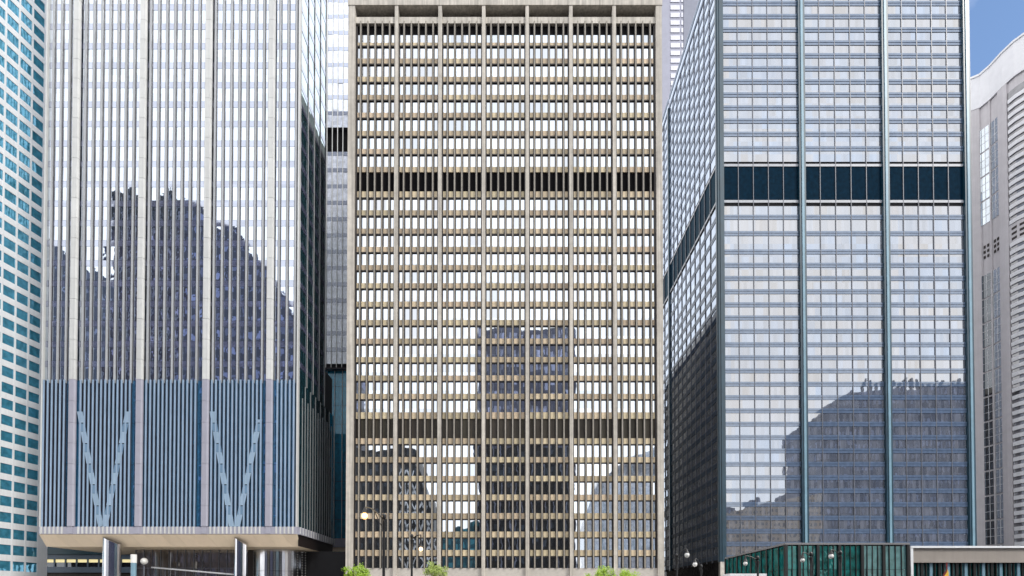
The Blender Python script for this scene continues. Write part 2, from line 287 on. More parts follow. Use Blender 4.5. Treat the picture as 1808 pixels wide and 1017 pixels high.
class MB:
    def __init__(s): s.v, s.f, s.m = [], [], []
    def box(s, fr, x0, x1, y0, y1, z0, z1, m=0, top=None):
        b = len(s.v)
        for z in (z0, z1):
            for x, y in ((x0, y0), (x1, y0), (x1, y1), (x0, y1)): s.v.append(fr.w(x, y, z))
        s.f += [(b, b+3, b+2, b+1), (b+4, b+5, b+6, b+7), (b, b+1, b+5, b+4), (b+1, b+2, b+6, b+5), (b+2, b+3, b+7, b+6), (b+3, b, b+4, b+7)]
        s.m += [m] * 6
    def hexa(s, pts, m=0):
        """eight corners: bottom ring then top ring, both anticlockwise from above"""
        b = len(s.v); s.v += [tuple(p) for p in pts]
        s.f += [(b, b+3, b+2, b+1), (b+4, b+5, b+6, b+7), (b, b+1, b+5, b+4), (b+1, b+2, b+6, b+5), (b+2, b+3, b+7, b+6), (b+3, b, b+4, b+7)]
        s.m += [m] * 6
    def prism(s, ring, z0, z1, m=0):
        """ring of (x, y); z0 and z1 numbers or lists per corner"""
        n = len(ring); b = len(s.v)
        za = z0 if isinstance(z0, (list, tuple)) else [z0] * n
        zb = z1 if isinstance(z1, (list, tuple)) else [z1] * n
        s.v += [(x, y, z) for (x, y), z in zip(ring, za)] + [(x, y, z) for (x, y), z in zip(ring, zb)]
        s.f += [tuple(range(b + n - 1, b - 1, -1)), tuple(range(b + n, b + 2 * n))]
        s.f += [(b + i, b + (i + 1) % n, b + n + (i + 1) % n, b + n + i) for i in range(n)]
        s.m += [m] * (n + 2)
    def tube(s, pts, r, n=8, m=0):
        rs = r if isinstance(r, (list, tuple)) else [r] * len(pts)
        pts = [Vector(p) for p in pts]; b0 = len(s.v)
        for i, p in enumerate(pts):
            d = (pts[min(i + 1, len(pts) - 1)] - pts[max(i - 1, 0)]).normalized()
            a = d.cross(Vector((0, 1, 0)) if abs(d.y) < 0.9 else Vector((1, 0, 0))).normalized(); c = d.cross(a)
            for k in range(n):
                t = 2 * math.pi * k / n
                s.v.append(tuple(p + (a * math.cos(t) + c * math.sin(t)) * rs[i]))
        for i in range(len(pts) - 1):
            for k in range(n):
                s.f.append((b0 + i * n + k, b0 + i * n + (k + 1) % n, b0 + (i + 1) * n + (k + 1) % n, b0 + (i + 1) * n + k)); s.m.append(m)
        s.f.append(tuple(b0 + k for k in range(n - 1, -1, -1))); s.m.append(m)
        e = b0 + (len(pts) - 1) * n
        s.f.append(tuple(e + k for k in range(n))); s.m.append(m)
    def ball(s, c, r, n=12, m=0, sz=1.0):
        b = len(s.v); h = n // 2
        for i in range(h + 1):
            ph = math.pi * i / h
            for k in range(n):
                t = 2 * math.pi * k / n
                s.v.append((c[0] + r * math.sin(ph) * math.cos(t), c[1] + r * math.sin(ph) * math.sin(t), c[2] + r * sz * math.cos(ph)))
        for i in range(h):
            for k in range(n):
                s.f.append((b + i * n + k, b + (i + 1) * n + k, b + (i + 1) * n + (k + 1) % n, b + i * n + (k + 1) % n)); s.m.append(m)
    def mesh(s, name, mats, smooth=False):
        me = bpy.data.meshes.new(name); me.from_pydata(s.v, [], s.f)
        for mm in (mats if isinstance(mats, (list, tuple)) else [mats]): me.materials.append(M[mm])
        me.polygons.foreach_set('material_index', s.m)
        if smooth: me.polygons.foreach_set('use_smooth', [True] * len(me.polygons))
        me.update(); return me
    def build(s, name, mats, parent=None, smooth=False, label=None, kind=None):
        # the part's own origin sits in the middle of its foot
        xs = [p[0] for p in s.v]; ys = [p[1] for p in s.v]; zs = [p[2] for p in s.v]
        o3 = ((min(xs) + max(xs)) / 2, (min(ys) + max(ys)) / 2, min(zs))
        s.v = [(p[0] - o3[0], p[1] - o3[1], p[2] - o3[2]) for p in s.v]
        o = bpy.data.objects.new(name, s.mesh(name, mats, smooth))
        place(o, parent, o3)
        if label: o['label'] = label
        if kind: o['kind'] = kind
        return o

WORLD = {}
def place(o, parent, loc, rot=None):
    COL.objects.link(o)
    WORLD[o.name] = Vector(loc)
    if parent is not None:
        o.parent = parent; o.location = Vector(loc) - WORLD[parent.name]
    else: o.location = loc
    if rot: o.rotation_euler = rot

def thing(name, label, cat, loc, group=None):
    o = bpy.data.objects.new(name, None); o.empty_display_size = 1.0
    place(o, None, loc); o['label'] = label; o['category'] = cat
    if group: o['group'] = group
    return o

_cache = {}
def slab_mesh(name, w, d, h, m):
    k = (name, round(w, 3), round(d, 3), round(h, 3), m)
    if k not in _cache:
        b = MB(); b.box(W0, -w / 2, w / 2, -d / 2, d / 2, 0, h); _cache[k] = b.mesh(name, m)
    return _cache[k]

def panes(root, fr, cells, m, name, tilt=0.25, limit=300, yoff=0.0, d=0.03):
    """cells: (x0, x1, z0, z1). The lowest `limit` are parts, the rest one joined part."""
    cells = sorted(cells, key=lambda c: c[2])
    t = math.radians(tilt)
    for c in cells[:limit]:
        x0, x1, z0, z1 = c[:4]
        me = slab_mesh(name, x1 - x0, d, z1 - z0, m)
        o = bpy.data.objects.new(name, me)
        place(o, root, fr.w((x0 + x1) / 2, yoff, z0), (R.gauss(0, t), 0, fr.a + R.gauss(0, t)))
    rest = cells[limit:]
    if rest:
        b = MB()
        for c in rest:
            x0, x1, z0, z1 = c[:4]
            ta, tb = math.tan(R.gauss(0, t)) * (x1 - x0) / 2, math.tan(R.gauss(0, t)) * (z1 - z0) / 2
            i = len(b.v)
            for dd in (0, d):
                for x, z, ya in ((x0, z0, -ta - tb), (x1, z0, ta - tb), (x1, z1, ta + tb), (x0, z1, -ta + tb)):
                    b.v.append(fr.w(x, yoff + ya + dd - d / 2, z))
            b.f += [(i, i+1, i+2, i+3), (i+7, i+6, i+5, i+4), (i, i+4, i+5, i+1), (i+1, i+5, i+6, i+2), (i+2, i+6, i+7, i+3), (i+3, i+7, i+4, i)]
            b.m += [0] * 6
        b.build(name + 's', m, root, kind='stuff')

def one(root, name, fr, x0, x1, y0, y1, z0, z1, m, label=None):
    b = MB(); b.box(fr, x0, x1, y0, y1, z0, z1); return b.build(name, m, root, label=label)

# ================================================================== ground
b = MB(); b.box(W0, -3000, 3000, -3000, 3000, -1.0, 0.0)
g = b.build('ground', 'asphalt'); g['kind'] = 'structure'
b = MB(); b.box(W0, -130, 40, 66, 113, -0.5, 0.14)
g = b.build('pavement', 'paving'); g['kind'] = 'structure'
b = MB(); b.box(W0, 46, 140, 100, 159.0, -0.5, 0.14)
g = b.build('pavement', 'paving'); g['kind'] = 'structure'

# ================================================================== TAN TOWER (middle)
YT = 114.0
TD = 206.0                     # the slab runs deep away from the street
def ZT(y): return zt(y, YT)
tan = thing('tan_office_tower', 'tan concrete office tower in the middle with gold spandrels and two dark louvre bands', 'office tower', (xt(892, 1000, YT), YT, 0))
colpx = [622.0, 699.0, 776.4, 853.8, 931.0, 1008.4, 1085.4, 1162.8]
cx_ = [xt(p, 505, YT - 0.6) for p in colpx]
ztop = ZT(-8)
XL, XR = xt(615, 505, YT), xt(1168.5, 505, YT)
win = []   # (top, bottom) in photograph rows
win += list(zip([61.5, 83.5, 115.2, 147.2, 179, 210.5, 242.6, 274.6], [76, 104, 136, 168, 199.5, 231.5, 263.3, 295]))
win += list(zip([351.2, 383, 415.2, 447.5, 479.5, 511.6, 544.2, 577, 609.6, 642.2, 674.6, 707], [371.5, 404, 436, 468.2, 500.2, 532.6, 565, 598, 630.5, 663, 695.3, 728]))
win += list(zip([786.2, 818.8, 852, 885.4, 918.3, 951, 983.7], [807, 840.2, 873.2, 906, 938.5, 971, 1003]))
zw = [(ZT(b_), ZT(t_)) for t_, b_ in win]
MECH = [(304.6, 338.6), (739.6, 774.0)]
# dark core
one(tan, 'core', W0, XL + 0.2, XR - 0.2, YT + 0.25, YT + TD, 0, ZT(43), 'body_dark')
# columns
for i, x in enumerate(cx_):
    b = MB()
    if i in (0, 7):
        xa, xb = (XL, x + 0.42) if i == 0 else (x - 0.42, XR)
        b.box(W0, xa, xb, YT - 0.95, YT + 0.3, 0, ztop - 0.2, 0)
        b.box(W0, (xb if i == 0 else xa - 0.35), (xb + 0.35 if i == 0 else xa), YT - 0.25, YT + 0.24, ZT(1003), ZT(43), 1)
    else:
        b.box(W0, x - 0.37, x + 0.37, YT - 0.95, YT + 0.3, 0, ztop - 0.2, 0)
        for s in (-1, 1): b.box(W0, *sorted((x + s * 0.37, x + s * 0.60)), YT - 0.35, YT + 0.24, ZT(1003), ZT(43), 1)
    b.build('column', ['concrete', 'bronze'], tan)
pane_cells = []
z1003, z43 = ZT(1003), ZT(42)
for bay in range(7):
    xa, xb = cx_[bay], cx_[bay + 1]; p = (xb - xa) / 6
    for k in range(1, 6):
        x = xa + k * p
        b = MB()
        b.box(W0, x - 0.125, x + 0.125, YT - 0.62, YT - 0.40, z1003, z43, 0)
        b.box(W0, x - 0.25, x + 0.25, YT - 0.40, YT + 0.24, z1003, z43, 1)
        b.build('mullion', ['concrete_cap', 'bronze'], tan)
    for k in range(6):
        x0 = xa + k * p + (0.60 if k == 0 else 0.25); x1 = xa + (k + 1) * p - (0.60 if k == 5 else 0.25)
        for (z0, z1) in zw: pane_cells.append((x0 + 0.01, x1 - 0.01, z0, z1))
        for mi, (ya, yb) in enumerate(MECH):
            b = MB(); z0, z1 = ZT(yb), ZT(ya); n = 5
            b.box(W0, x0 + 0.003, x1 - 0.003, YT + 0.16, YT + 0.2, z0, z1, 0)
            w = (x1 - x0) / n
            for j in range(n): b.box(W0, x0 + j * w + w * 0.2, x0 + j * w + w * 0.75, YT + 0.06, YT + 0.157, z0 + 0.05, z1 - 0.05, 0)
            b.build('louver_panel', 'louver_brown' if mi else 'louver_black', tan)
    # spandrels with their dark window head
    edges = []
    for gi, grp in enumerate((win[:8], win[8:20], win[20:])):
        for j in range(len(grp)):
            if j + 1 < len(grp): edges.append((grp[j][1], grp[j + 1][0]))
    edges += [(295, 304.6), (338.6, 351.2), (728, 739.6), (774.0, 786.2)]
    for (ya, yb) in edges:
        z0, z1 = ZT(yb), ZT(ya)
        b = MB(); hd = 0.24 if ya not in (295, 728) else 0.0
        for k in range(6):
            x0 = xa + k * p + (0.60 if k == 0 else 0.25) + .003; x1 = xa + (k + 1) * p - (0.60 if k == 5 else 0.25) - .003
            b.box(W0, x0, x1, YT - 0.12, YT + 0.22, z0 + hd, z1 - 0.02, 0)
            if hd: b.box(W0, x0, x1, YT - 0.16, YT + 0.22, z0 + 0.01, z0 + hd, 1)
        b.build('spandrel', ['spandrel', 'bronze'], tan)
    # loggia, beams, plinth
    one(tan, 'loggia_beam', W0, xa + 0.375, xb - 0.375, YT - 0.55, YT + 0.3, zt(41, YT - .55), zt(30, YT - .55), 'concrete')
    one(tan, 'loggia_back', W0, xa + 0.375, xb - 0.375, YT + 3.4, YT + 3.7, ZT(41), ztop - 1.0, 'soffit_brown')
    one(tan, 'plinth_panel', W0, xa + 0.375, xb - 0.375, YT - 0.25, YT + 0.2, ZT(1045), ZT(1003) - 0.02, 'plinth')
    b = MB()
    for k in range(6):
        x0 = xa + k * p + (0.60 if k == 0 else 0.25) + .003; x1 = xa + (k + 1) * p - (0.60 if k == 5 else 0.25) - .003
        b.box(W0, x0, x1, YT + 0.1, YT + 0.23, ZT(61.2), ZT(43), 0)
    b.build('vent_strip', 'louver_black', tan)
one(tan, 'parapet', W0, XL - 0.1, XR + 0.1, YT - 1.05, YT + TD, zt(8.5, YT - 1.05), ztop, 'concrete')
one(tan, 'loggia_floor', W0, XL + 0.3, XR - 0.3, YT + 0.31, YT + TD, ZT(42.8), ZT(30), 'soffit_brown')
one(tan, 'entrance_wall', W0, XL + 0.5, XR - 0.5, YT + 0.6, YT + 0.9, 0, ZT(1045), 'lobby')
panes(tan, W0, pane_cells, 'g_tan', 'window_pane', tilt=0.16, yoff=0.0 + YT + 0.1)
# side walls of the tan tower
for sx, ang in ((XL, -1), (XR, 1)):   # west wall, east wall
    fr = Frame(sx, YT + 0.3, math.pi / 2) if ang > 0 else Frame(sx, YT + TD, -math.pi / 2)
    b = MB(); b.box(fr, 0, TD - .3, 0.1, 0.18, 10, ZT(43)); b.build('side_glazing', 'g_tan', tan)
    b = MB()
    for j in range(0, 134): b.box(fr, j * 1.53, j * 1.53 + 0.3, -0.25, 0.095, 0, ZT(43), 0)
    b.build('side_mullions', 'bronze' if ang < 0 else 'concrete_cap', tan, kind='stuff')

# ================================================================== LEFT TOWER
YL = 112.0
def ZL(y): return zt(y, YL)
XLc = xt(529, 500, YL)                      # right front corner
XL0 = xt(79, 500, YL)
lt = thing('steel_finned_tower', 'pale steel finned glass tower on the left, raised on polished columns above a beige soffit', 'office tower', (-70, YL, 0))
lcol = [xt(p, 900, YL - 0.4) for p in (125.6, 244.3, 361.3, 474.2)]
pitch = (lcol[3] - lcol[0]) / 3 / 8
zbot, zdbl, ztopL = ZL(930.5), ZL(672), ZL(-340)
one(lt, 'core', W0, XL0 + 0.1, XLc - 0.3, YL + 0.3, 126.7, ZL(943), ztopL, 'body_dark')
one(lt, 'rear_wall', W0, XL0 + 0.1, XLc - 0.1, 126.71, 127.0, zt(640, 127), ztopL, 'steel')
one(lt, 'lower_core', W0, XL0 + 0.1, XLc - 0.3, 127.01, 133.6, ZL(943), zt(649, 127) - 0.1, 'body_dark')
sp_rows = [-338, -304, -269.5, -235, -200, -165.5, -131, -96.5, -62, -28, 7, 41.3, 75.7, 110, 144.5, 179, 213.2, 248, 284, 319.5, 354, 388.5, 424, 459.3, 495, 531, 566, 602, 637]
low_rows = [672, 710, 748, 784, 820, 856.5, 893.5]
# module lines
xs = []
for i in range(-4, 32):
    x = lcol[0] + i * pitch
    if XL0 + 0.2 < x < XLc - 0.2: xs.append(x)
iscol = lambda x: min(abs(x - c) for c in lcol) < 0.2
# fins
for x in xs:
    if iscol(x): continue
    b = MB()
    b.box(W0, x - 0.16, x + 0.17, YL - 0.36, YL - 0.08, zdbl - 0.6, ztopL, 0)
    b.box(W0, x - 0.31, x - 0.162, YL - 0.22, YL - 0.082, zdbl - 0.6, ztopL, 1)  # dark strip on one side only, painting in the fin's shaded edge
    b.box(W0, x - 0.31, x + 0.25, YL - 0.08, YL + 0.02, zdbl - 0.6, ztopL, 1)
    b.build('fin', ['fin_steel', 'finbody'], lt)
hp = pitch / 2
xl = []
n0 = int((XL0 - lcol[0]) / hp) - 1
for i in range(n0, 80):
    x = lcol[0] + i * hp
    if XL0 + 0.1 < x < XLc - 0.1 and min(abs(x - c) for c in lcol) > 1.25: xl.append(x)
for x in xl:
    b = MB()
    b.box(W0, x - 0.17, x + 0.17, YL - 0.52, YL - 0.42, zbot, zdbl, 0)
    b.box(W0, x - 0.11, x + 0.11, YL - 0.42, YL + 0.02, zbot, zdbl, 1)
    b.build('fin', ['fin_blue', 'finbody'], lt)
# corner posts
for x in (XL0 + 0.15, XLc - 0.15):
    one(lt, 'corner_post', W0, x - 0.15, x + 0.15, YL - 0.52, YL + 0.3, zbot, ztopL, 'steel')
one(lt, 'left_flank_bounce', W0, XL0 - 0.05, XL0 + 0.09, YL + 0.31, 126.7, ZL(943), ztopL, 'steel')  # unseen pale side panel, added to bounce light onto the white tower
# big columns of stacked panels
for c in lcol:
    cb = MB(); cb.box(W0, c - 0.48, c + 0.48, YL - 0.70, YL + 0.25, ZL(943), ztopL); co = cb.build('column', 'fascia', lt)
    rows = sp_rows + low_rows + [930]
    for a, d in zip(rows[:-1], rows[1:]):
        z1, z0 = ZL(a), ZL(d)
        pb = MB()
        ring = [(c - 0.72, YL - 0.5), (c - 0.5, YL - 0.82), (c + 0.5, YL - 0.82), (c + 0.72, YL - 0.5), (c + 0.72, YL - 0.2), (c - 0.72, YL - 0.2)]
        pb.prism(ring, z0 + 0.03, z1 - 0.03); pb.build('column_panel', 'steel' if a < 660 else 'fascia', co)  # lower panels take a darker material, putting the shade there into colour
# glazing between module lines
vis, spn = [], []
mod = sorted([XL0 + 0.3] + xs + [XLc - 0.3])
for a, d in zip(mod[:-1], mod[1:]):
    if d - a < 0.3: continue
    for i, r in enumerate(sp_rows):
        nxt = sp_rows[i + 1] if i + 1 < len(sp_rows) else 672
        vis.append((a + 0.02, d - 0.02, ZL(nxt) + 0.02, ZL(r + 11)))
panes(lt, W0, vis, 'g_left', 'window_pane', tilt=0.22, yoff=YL + 0.05)
for i, r in enumerate(sp_rows):
    for a, d in zip([XL0 + 0.3] + lcol, lcol + [XLc - 0.3]):
        one(lt, 'spandrel', W0, a + 0.02, d - 0.02, YL, YL + 0.1, ZL(r + 11) + 0.02, ZL(r) - 0.04, 'g_leftsp')
low = []
for i, r in enumerate(low_rows):
    nxt = low_rows[i + 1] if i + 1 < len(low_rows) else 930.5
    for a, d in zip(mod[:-1], mod[1:]):
        if d - a > 0.3: low.append((a + 0.015, d - 0.015, ZL(nxt) + 0.03, ZL(r) - 0.03))
panes(lt, W0, low, 'g_leftlow', 'tall_pane', tilt=0.2, yoff=YL + 0.05)
# V braces seen as bright strips between the fins
def brace(xa, ya, xb_, yb_):
    n = 0
    for i, r in enumerate(low_rows):
        nxt = low_rows[i + 1] if i + 1 < len(low_rows) else 930.5
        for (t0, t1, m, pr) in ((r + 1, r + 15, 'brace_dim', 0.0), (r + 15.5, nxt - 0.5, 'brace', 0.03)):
            if t1 < ya: continue
            t0 = max(t0, ya)
            q = lambda t: xa + (xb_ - xa) * (t - ya) / (yb_ - ya)
            x0, x1 = xt(q(t0), t0, YL), xt(q(t1), t1, YL)
            w = 0.56; yf = YL - 0.47 - pr
            bb = MB(); z0, z1 = ZL(t1), ZL(t0)
            bb.hexa([(x1 - w, yf, z0), (x1 + w, yf, z0), (x1 + w, YL - 0.44, z0), (x1 - w, YL - 0.44, z0), (x0 - w, yf, z1), (x0 + w, yf, z1), (x0 + w, YL - 0.44, z1), (x0 - w, YL - 0.44, z1)])
            bb.build('brace', m, lt)
brace(144, 728, 181, 930); brace(229, 728, 188, 930)
brace(377, 728, 411, 930); brace(460, 742, 421, 930)
# fascia and soffit
b = MB(); b.box(W0, XL0, XLc, YL - 0.55, YL + 0.25, ZL(943.5), zbot - 0.02, 0)
b.build('fascia', 'fascia', lt)
for x in xl:
    one(lt, 'fascia_rib', W0, x - 0.16, x + 0.16, YL - 0.70, YL - 0.553, ZL(943), zbot, 'steel')
YS = YL + 1.2
za, zb = ZL(944), zt(964, YS)
npan = 17
for i in range(npan):
    xa = XL0 + (XLc - XL0) * i / npan + 0.02; xb2 = XL0 + (XLc - XL0) * (i + 1) / npan - 0.02
    lean = 1.6 if 0 < i < npan - 1 else 0.0
    sa = lean if i > 0 else 0; sb = lean if i < npan - 1 else 0
    if i == 0: sb = 1.6
    if i == npan - 1: sa = 1.6
    # inclined panel: bottom edge shifted sideways, so joints slant
    bb = MB()
    bb.hexa([(xa + sa * .9, YS, zb), (xb2 + sb * .9, YS, zb), (xb2 + sb * .9, YS + 0.2, zb), (xa + sa * .9, YS + 0.2, zb), (xa, YL - 0.5, za), (xb2, YL - 0.5, za), (xb2, YL - 0.2, za), (xa, YL - 0.2, za)])
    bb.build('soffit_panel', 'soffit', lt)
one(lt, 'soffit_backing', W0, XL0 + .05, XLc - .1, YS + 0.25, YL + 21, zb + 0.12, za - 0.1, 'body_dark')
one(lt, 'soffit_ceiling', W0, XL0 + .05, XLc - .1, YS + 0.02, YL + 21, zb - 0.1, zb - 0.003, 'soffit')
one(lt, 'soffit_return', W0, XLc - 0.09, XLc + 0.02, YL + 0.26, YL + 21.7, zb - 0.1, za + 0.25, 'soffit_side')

# right flank of the finned tower and the set-back slab
fl = Frame(XLc, YL + 0.3, math.pi / 2)      # local x runs away from the street; outward is local -y
YSL = 155.0; DSL = 127.0 - YL - 0.3; YS2 = 156.6; DS2 = 133.7 - YL - 0.3
zsplit = zt(649, YSL)
srow = [ZL(y) for y in sp_rows]
cells = []
nm = 4
for j in range(nm):
    for i, z1 in enumerate(srow):
        z0 = srow[i + 1] if i + 1 < len(srow) else ZL(672)
        cells.append((DSL * j / nm + 0.05, DSL * (j + 1) / nm - 0.05, z0 + 0.02, z1 - 1.3))
panes(lt, fl, cells, 'g_leftside', 'side_pane', tilt=0.15, yoff=0.0)
for i, z1 in enumerate(srow):
    one(lt, 'side_spandrel', fl, 0.02, DSL, -0.06, 0.1, z1 - 1.27, z1 - 0.03, 'g_leftsp')
cells = []
lz = [ZL(y) for y in low_rows] + [zbot]
for j in range(8):
    for z1, z0 in zip(lz[:-1], lz[1:]): cells.append((DS2 * j / 8 + 0.05, DS2 * (j + 1) / 8 - 0.05, z0 + .03, z1 - .03))
panes(lt, fl, cells, 'g_leftside', 'side_pane', tilt=0.15, yoff=0.0)
for j in range(1, nm + 1): 
    x = DSL * j / nm
    bb = MB(); bb.box(fl, x - 0.1, x + 0.1, -0.18, -0.14, ZL(672), ztopL, 0); bb.box(fl, x - 0.08, x + 0.08, -0.14, 0.02, ZL(672), ztopL, 1)
    bb.build('fin', ['steel', 'finbody'], lt)
for j in range(1, 15):
    x = DS2 * j / 14
    bb = MB(); zt_ = zdbl - (3.0 if j % 2 else 0)
    bb.box(fl, x - 0.06, x + 0.06, -0.10, -0.07, zbot, zt_, 0); bb.box(fl, x - 0.05, x + 0.05, -0.07, 0.02, zbot, zt_, 1)
    bb.build('fin', ['steel', 'finbody'], lt)
one(lt, 'side_fascia', fl, -0.1, DS2, -0.36, 0.15, ZL(943.5), zbot - .02, 'fascia')
for j in range(0, 15):
    x = DS2 * j / 14
    one(lt, 'fascia_rib', fl, x - 0.14, x + 0.14, -0.45, -0.362, ZL(943), zbot, 'steel')
# slab: upper and recessed lower part
XS1 = xt(650, 500, YSL)
cells = []
XS0 = -58.0; frS = Frame(XS0, YSL); wS = XL - 0.45 - XS0
zr = [zt(y, YSL) for y in [-231, -202.5, -174, -145.5, -117, -88.5, -60, -31.5, -3, 25.5, 54, 82.5, 111, 139.5, 168, 196.5]]
zr2 = [zt(268 + 28.8 * k, YSL) for k in range(0, 14)]
NS = 15
for rows in (zr + [zt(225, YSL)], zr2):
    for z1, z0 in zip(rows[:-1], rows[1:]):
        for j in range(NS): cells.append((wS * j / NS + .02, wS * (j + 1) / NS - .02, z0 + .02, z1 - 1.2))
        one(lt, 'slab_spandrel', frS, 0.02, wS, -0.03, 0.06, z1 - 1.18, z1 - .02, 'g_leftsp')
panes(lt, frS, cells, 'g_slab', 'slab_pane', tilt=0.5, yoff=0.02)
zl, zh = zt(268, YSL), zt(225, YSL)
for j in range(NS): one(lt, 'louver_panel', frS, wS * j / NS + .05, wS * (j + 1) / NS - .05, 0.9, 1.0, zl, zh, 'louver_black')
for j in range(1, NS + 1):
    x = wS * j / NS
    bb = MB(); bb.box(frS, x - 0.1, x + 0.1, -0.2, -0.12, zsplit, zt(-232, YSL), 0); bb.box(frS, x - 0.07, x + 0.07, -0.12, 0.0, zsplit, zt(-232, YSL), 1); bb.build('fin', ['steel', 'finbody'], lt)
one(lt, 'slab_core', frS, 0.05, wS, 1.05, 20, zsplit + 0.1, zt(-232, YSL), 'body_dark')
one(lt, 'slab_underside', frS, -0.02, wS, 0.0, 24, zsplit - 0.3, zsplit, 'finbody')
frR = Frame(XS0, YS2)
cells = []
lr = [zt(649 + 33.5 * k, YS2) for k in range(0, 10)]
for z1, z0 in zip(lr[:-1], lr[1:]):
    for j in range(10): cells.append((0.1 + 2.2 * j, 2.25 + 2.2 * j, z0 + .05, z1 - .05))
panes(lt, frR, cells, 'g_blue', 'slab_pane', tilt=0.5, yoff=0.02)
for j in range(1, 10): one(lt, 'fin', frR, 2.2 * j - 0.02, 2.2 * j + 0.12, -0.25, 0, lr[-1], zsplit - .31, 'steel')
one(lt, 'slab_fascia', frR, 0.05, wS, -0.2, 0.3, zt(966, YS2), lr[-1] - .03, 'fascia')
one(lt, 'slab_soffit', frR, 0.05, wS, 0.1, 0.6, zt(983, YS2), zt(966, YS2) - .02, 'soffit')
one(lt, 'slab_lower_core', frR, 0.05, wS, 0.7, 20, zt(983, YS2), zsplit - 0.35, 'body_dark')

# polished lens shaped columns under the soffit
def blade(pl, pr, ytl, ytr, Yb):
    xa, xb3 = xt(pl, 1000, Yb), xt(pr, 1000, Yb)
    w = xb3 - xa; ring = []; zt1 = []
    n = 20
    for k in range(n):
        t = 2 * math.pi * k / n
        x = (xa + xb3) / 2 + w / 2 * math.cos(t); y = Yb + 0.9 * math.sin(t)
        ring.append((x, y)); f = (x - xa) / w
        zt1.append(zt(ytl + (ytr - ytl) * f, Yb) + (0.0 if math.sin(t) < 0 else 0.3))
    bb = MB(); bb.prism(ring, 0, zt1)
    o = bb.build('base_column', 'mirror_steel', lt, smooth=False)
    return o
blade(181.5, 213, 948, 962, YL + 0.2)
blade(414, 436, 948, 963, YL + 0.2)
# lobby: dark glass wall with mullion grid, canopy rail and a curved metal drum
YG = 120.5
xg0, xg1 = xt(240, 1000, YG), xt(416, 1000, YG)
ng = 12
for i in range(ng):
    a = xg0 + (xg1 - xg0) * i / ng; d = xg0 + (xg1 - xg0) * (i + 1) / ng
    for z0, z1 in ((0.2, 6.4), (6.5, 9.1), (9.2, zb - 0.12)):
        bb = MB(); bb.box(W0, a + .04, d - .04, YG, YG + .06, z0, z1); bb.build('lobby_pane', 'lobby', lt)
    if i % 1 == 0: one(lt, 'lobby_mullion', W0, a - 0.06, a + 0.06, YG - 0.15, YG - 0.005, 0.1, zb - 0.12, 'right_mull')
for z in (6.45, 9.15): one(lt, 'lobby_rail', W0, xg0 - .1, xg1 + .1, YG - 0.12, YG - 0.16 + 0.155, z - 0.06, z + 0.06, 'right_mull')
one(lt, 'lobby_wall', W0, xg0 - 1.5, xt(613, 1000, 126), YG + 4, YG + 4.3, 0, zb - 0.12, 'body_dark')
bb = MB()
q0, q1 = (xt(268, 1000, 117.5), zt(1000.5, 117.5)), (xt(412, 1000, 117.5), zt(1013, 117.5))
bb.hexa([(q0[0], 117.3, q0[1] - .3), (q1[0], 117.3, q1[1] - .3), (q1[0], 117.9, q1[1] - .3), (q0[0], 117.9, q0[1] - .3), (q0[0], 117.3, q0[1]), (q1[0], 117.3, q1[1]), (q1[0], 117.9, q1[1]), (q0[0], 117.9, q0[1])])
bb.build('vestibule_rail', 'white', lt)
for k in range(0, 8):
    f = (k + 0.3) / 8; x = q0[0] + (q1[0] - q0[0]) * f; zz = q0[1] + (q1[1] - q0[1]) * f - .31
    one(lt, 'vestibule_post', W0, x - 0.07, x + 0.07, 117.5, 117.65, 0.0, zz, 'right_mull')
# curved drum with rivet rows
cxd, cyd, rd = xt(497, 1000, 124), 124.0, 5.9
nseg = 30; bb = MB()
for i in range(nseg):
    t0, t1 = math.pi + math.pi * i / nseg, math.pi + math.pi * (i + 1) / nseg - 0.006
    for z0, z1 in ((0, 4.2), (4.25, 8.4), (8.45, zb - 0.15)):
        pts = [(cxd + r_ * math.cos(t), cyd + r_ * math.sin(t)) for r_, t in ((rd, t0), (rd, t1), (rd - .15, t1), (rd - .15, t0))]
        pb = MB(); pb.prism(pts, z0 + .02, z1); pb.build('drum_panel', 'mirror_steel', lt)
bb = MB()
for i in range(0, nseg, 2):
    t = math.pi + math.pi * (i + 0.5) / nseg
    for k in range(22): bb.ball((cxd + (rd + .02) * math.cos(t), cyd + (rd + .02) * math.sin(t), 0.6 + k * 0.58), 0.10, 6)
bb.build('drum_studs', 'steel', lt, kind='stuff')
one(lt, 'lobby_door_frame', W0, xt(438, 1000, 121), xt(455, 1000, 121), 121, 121.2, 0, zb - 0.13, 'soffit_side')
# slim light pylon and sphere lamp in the forecourt
py = thing('light_pylon', 'slim white cylinder light pylon beside the polished column under the beige soffit', 'light', (xt(236, 1000, 110), 110, 0))
bb = MB(); x = xt(236, 1000, 110); bb.tube([(x, 110, 0), (x, 110, zt(994, 110))], 0.5, 14); bb.build('shaft', 'right_steel_light', py)
bb = MB(); bb.tube([(x, 110, zt(994, 110) + .01), (x, 110, zt(979, 110))], 0.56, 14); bb.build('lamp_head', 'globe', py)
sp = thing('sphere_sculpture', 'round white globe on a post in front of the dark lobby glass', 'globe light', (xt(255, 1000, 115), 115, 0))
x = xt(254.5, 1000, 115); bb = MB(); bb.ball((x, 115, zt(991, 115)), 0.72, 18); bb.build('globe', 'globe', sp, smooth=True)
bb = MB(); bb.tube([(x, 115, 0), (x, 115, zt(999, 115))], 0.12, 8); bb.build('post', 'right_mull', sp)

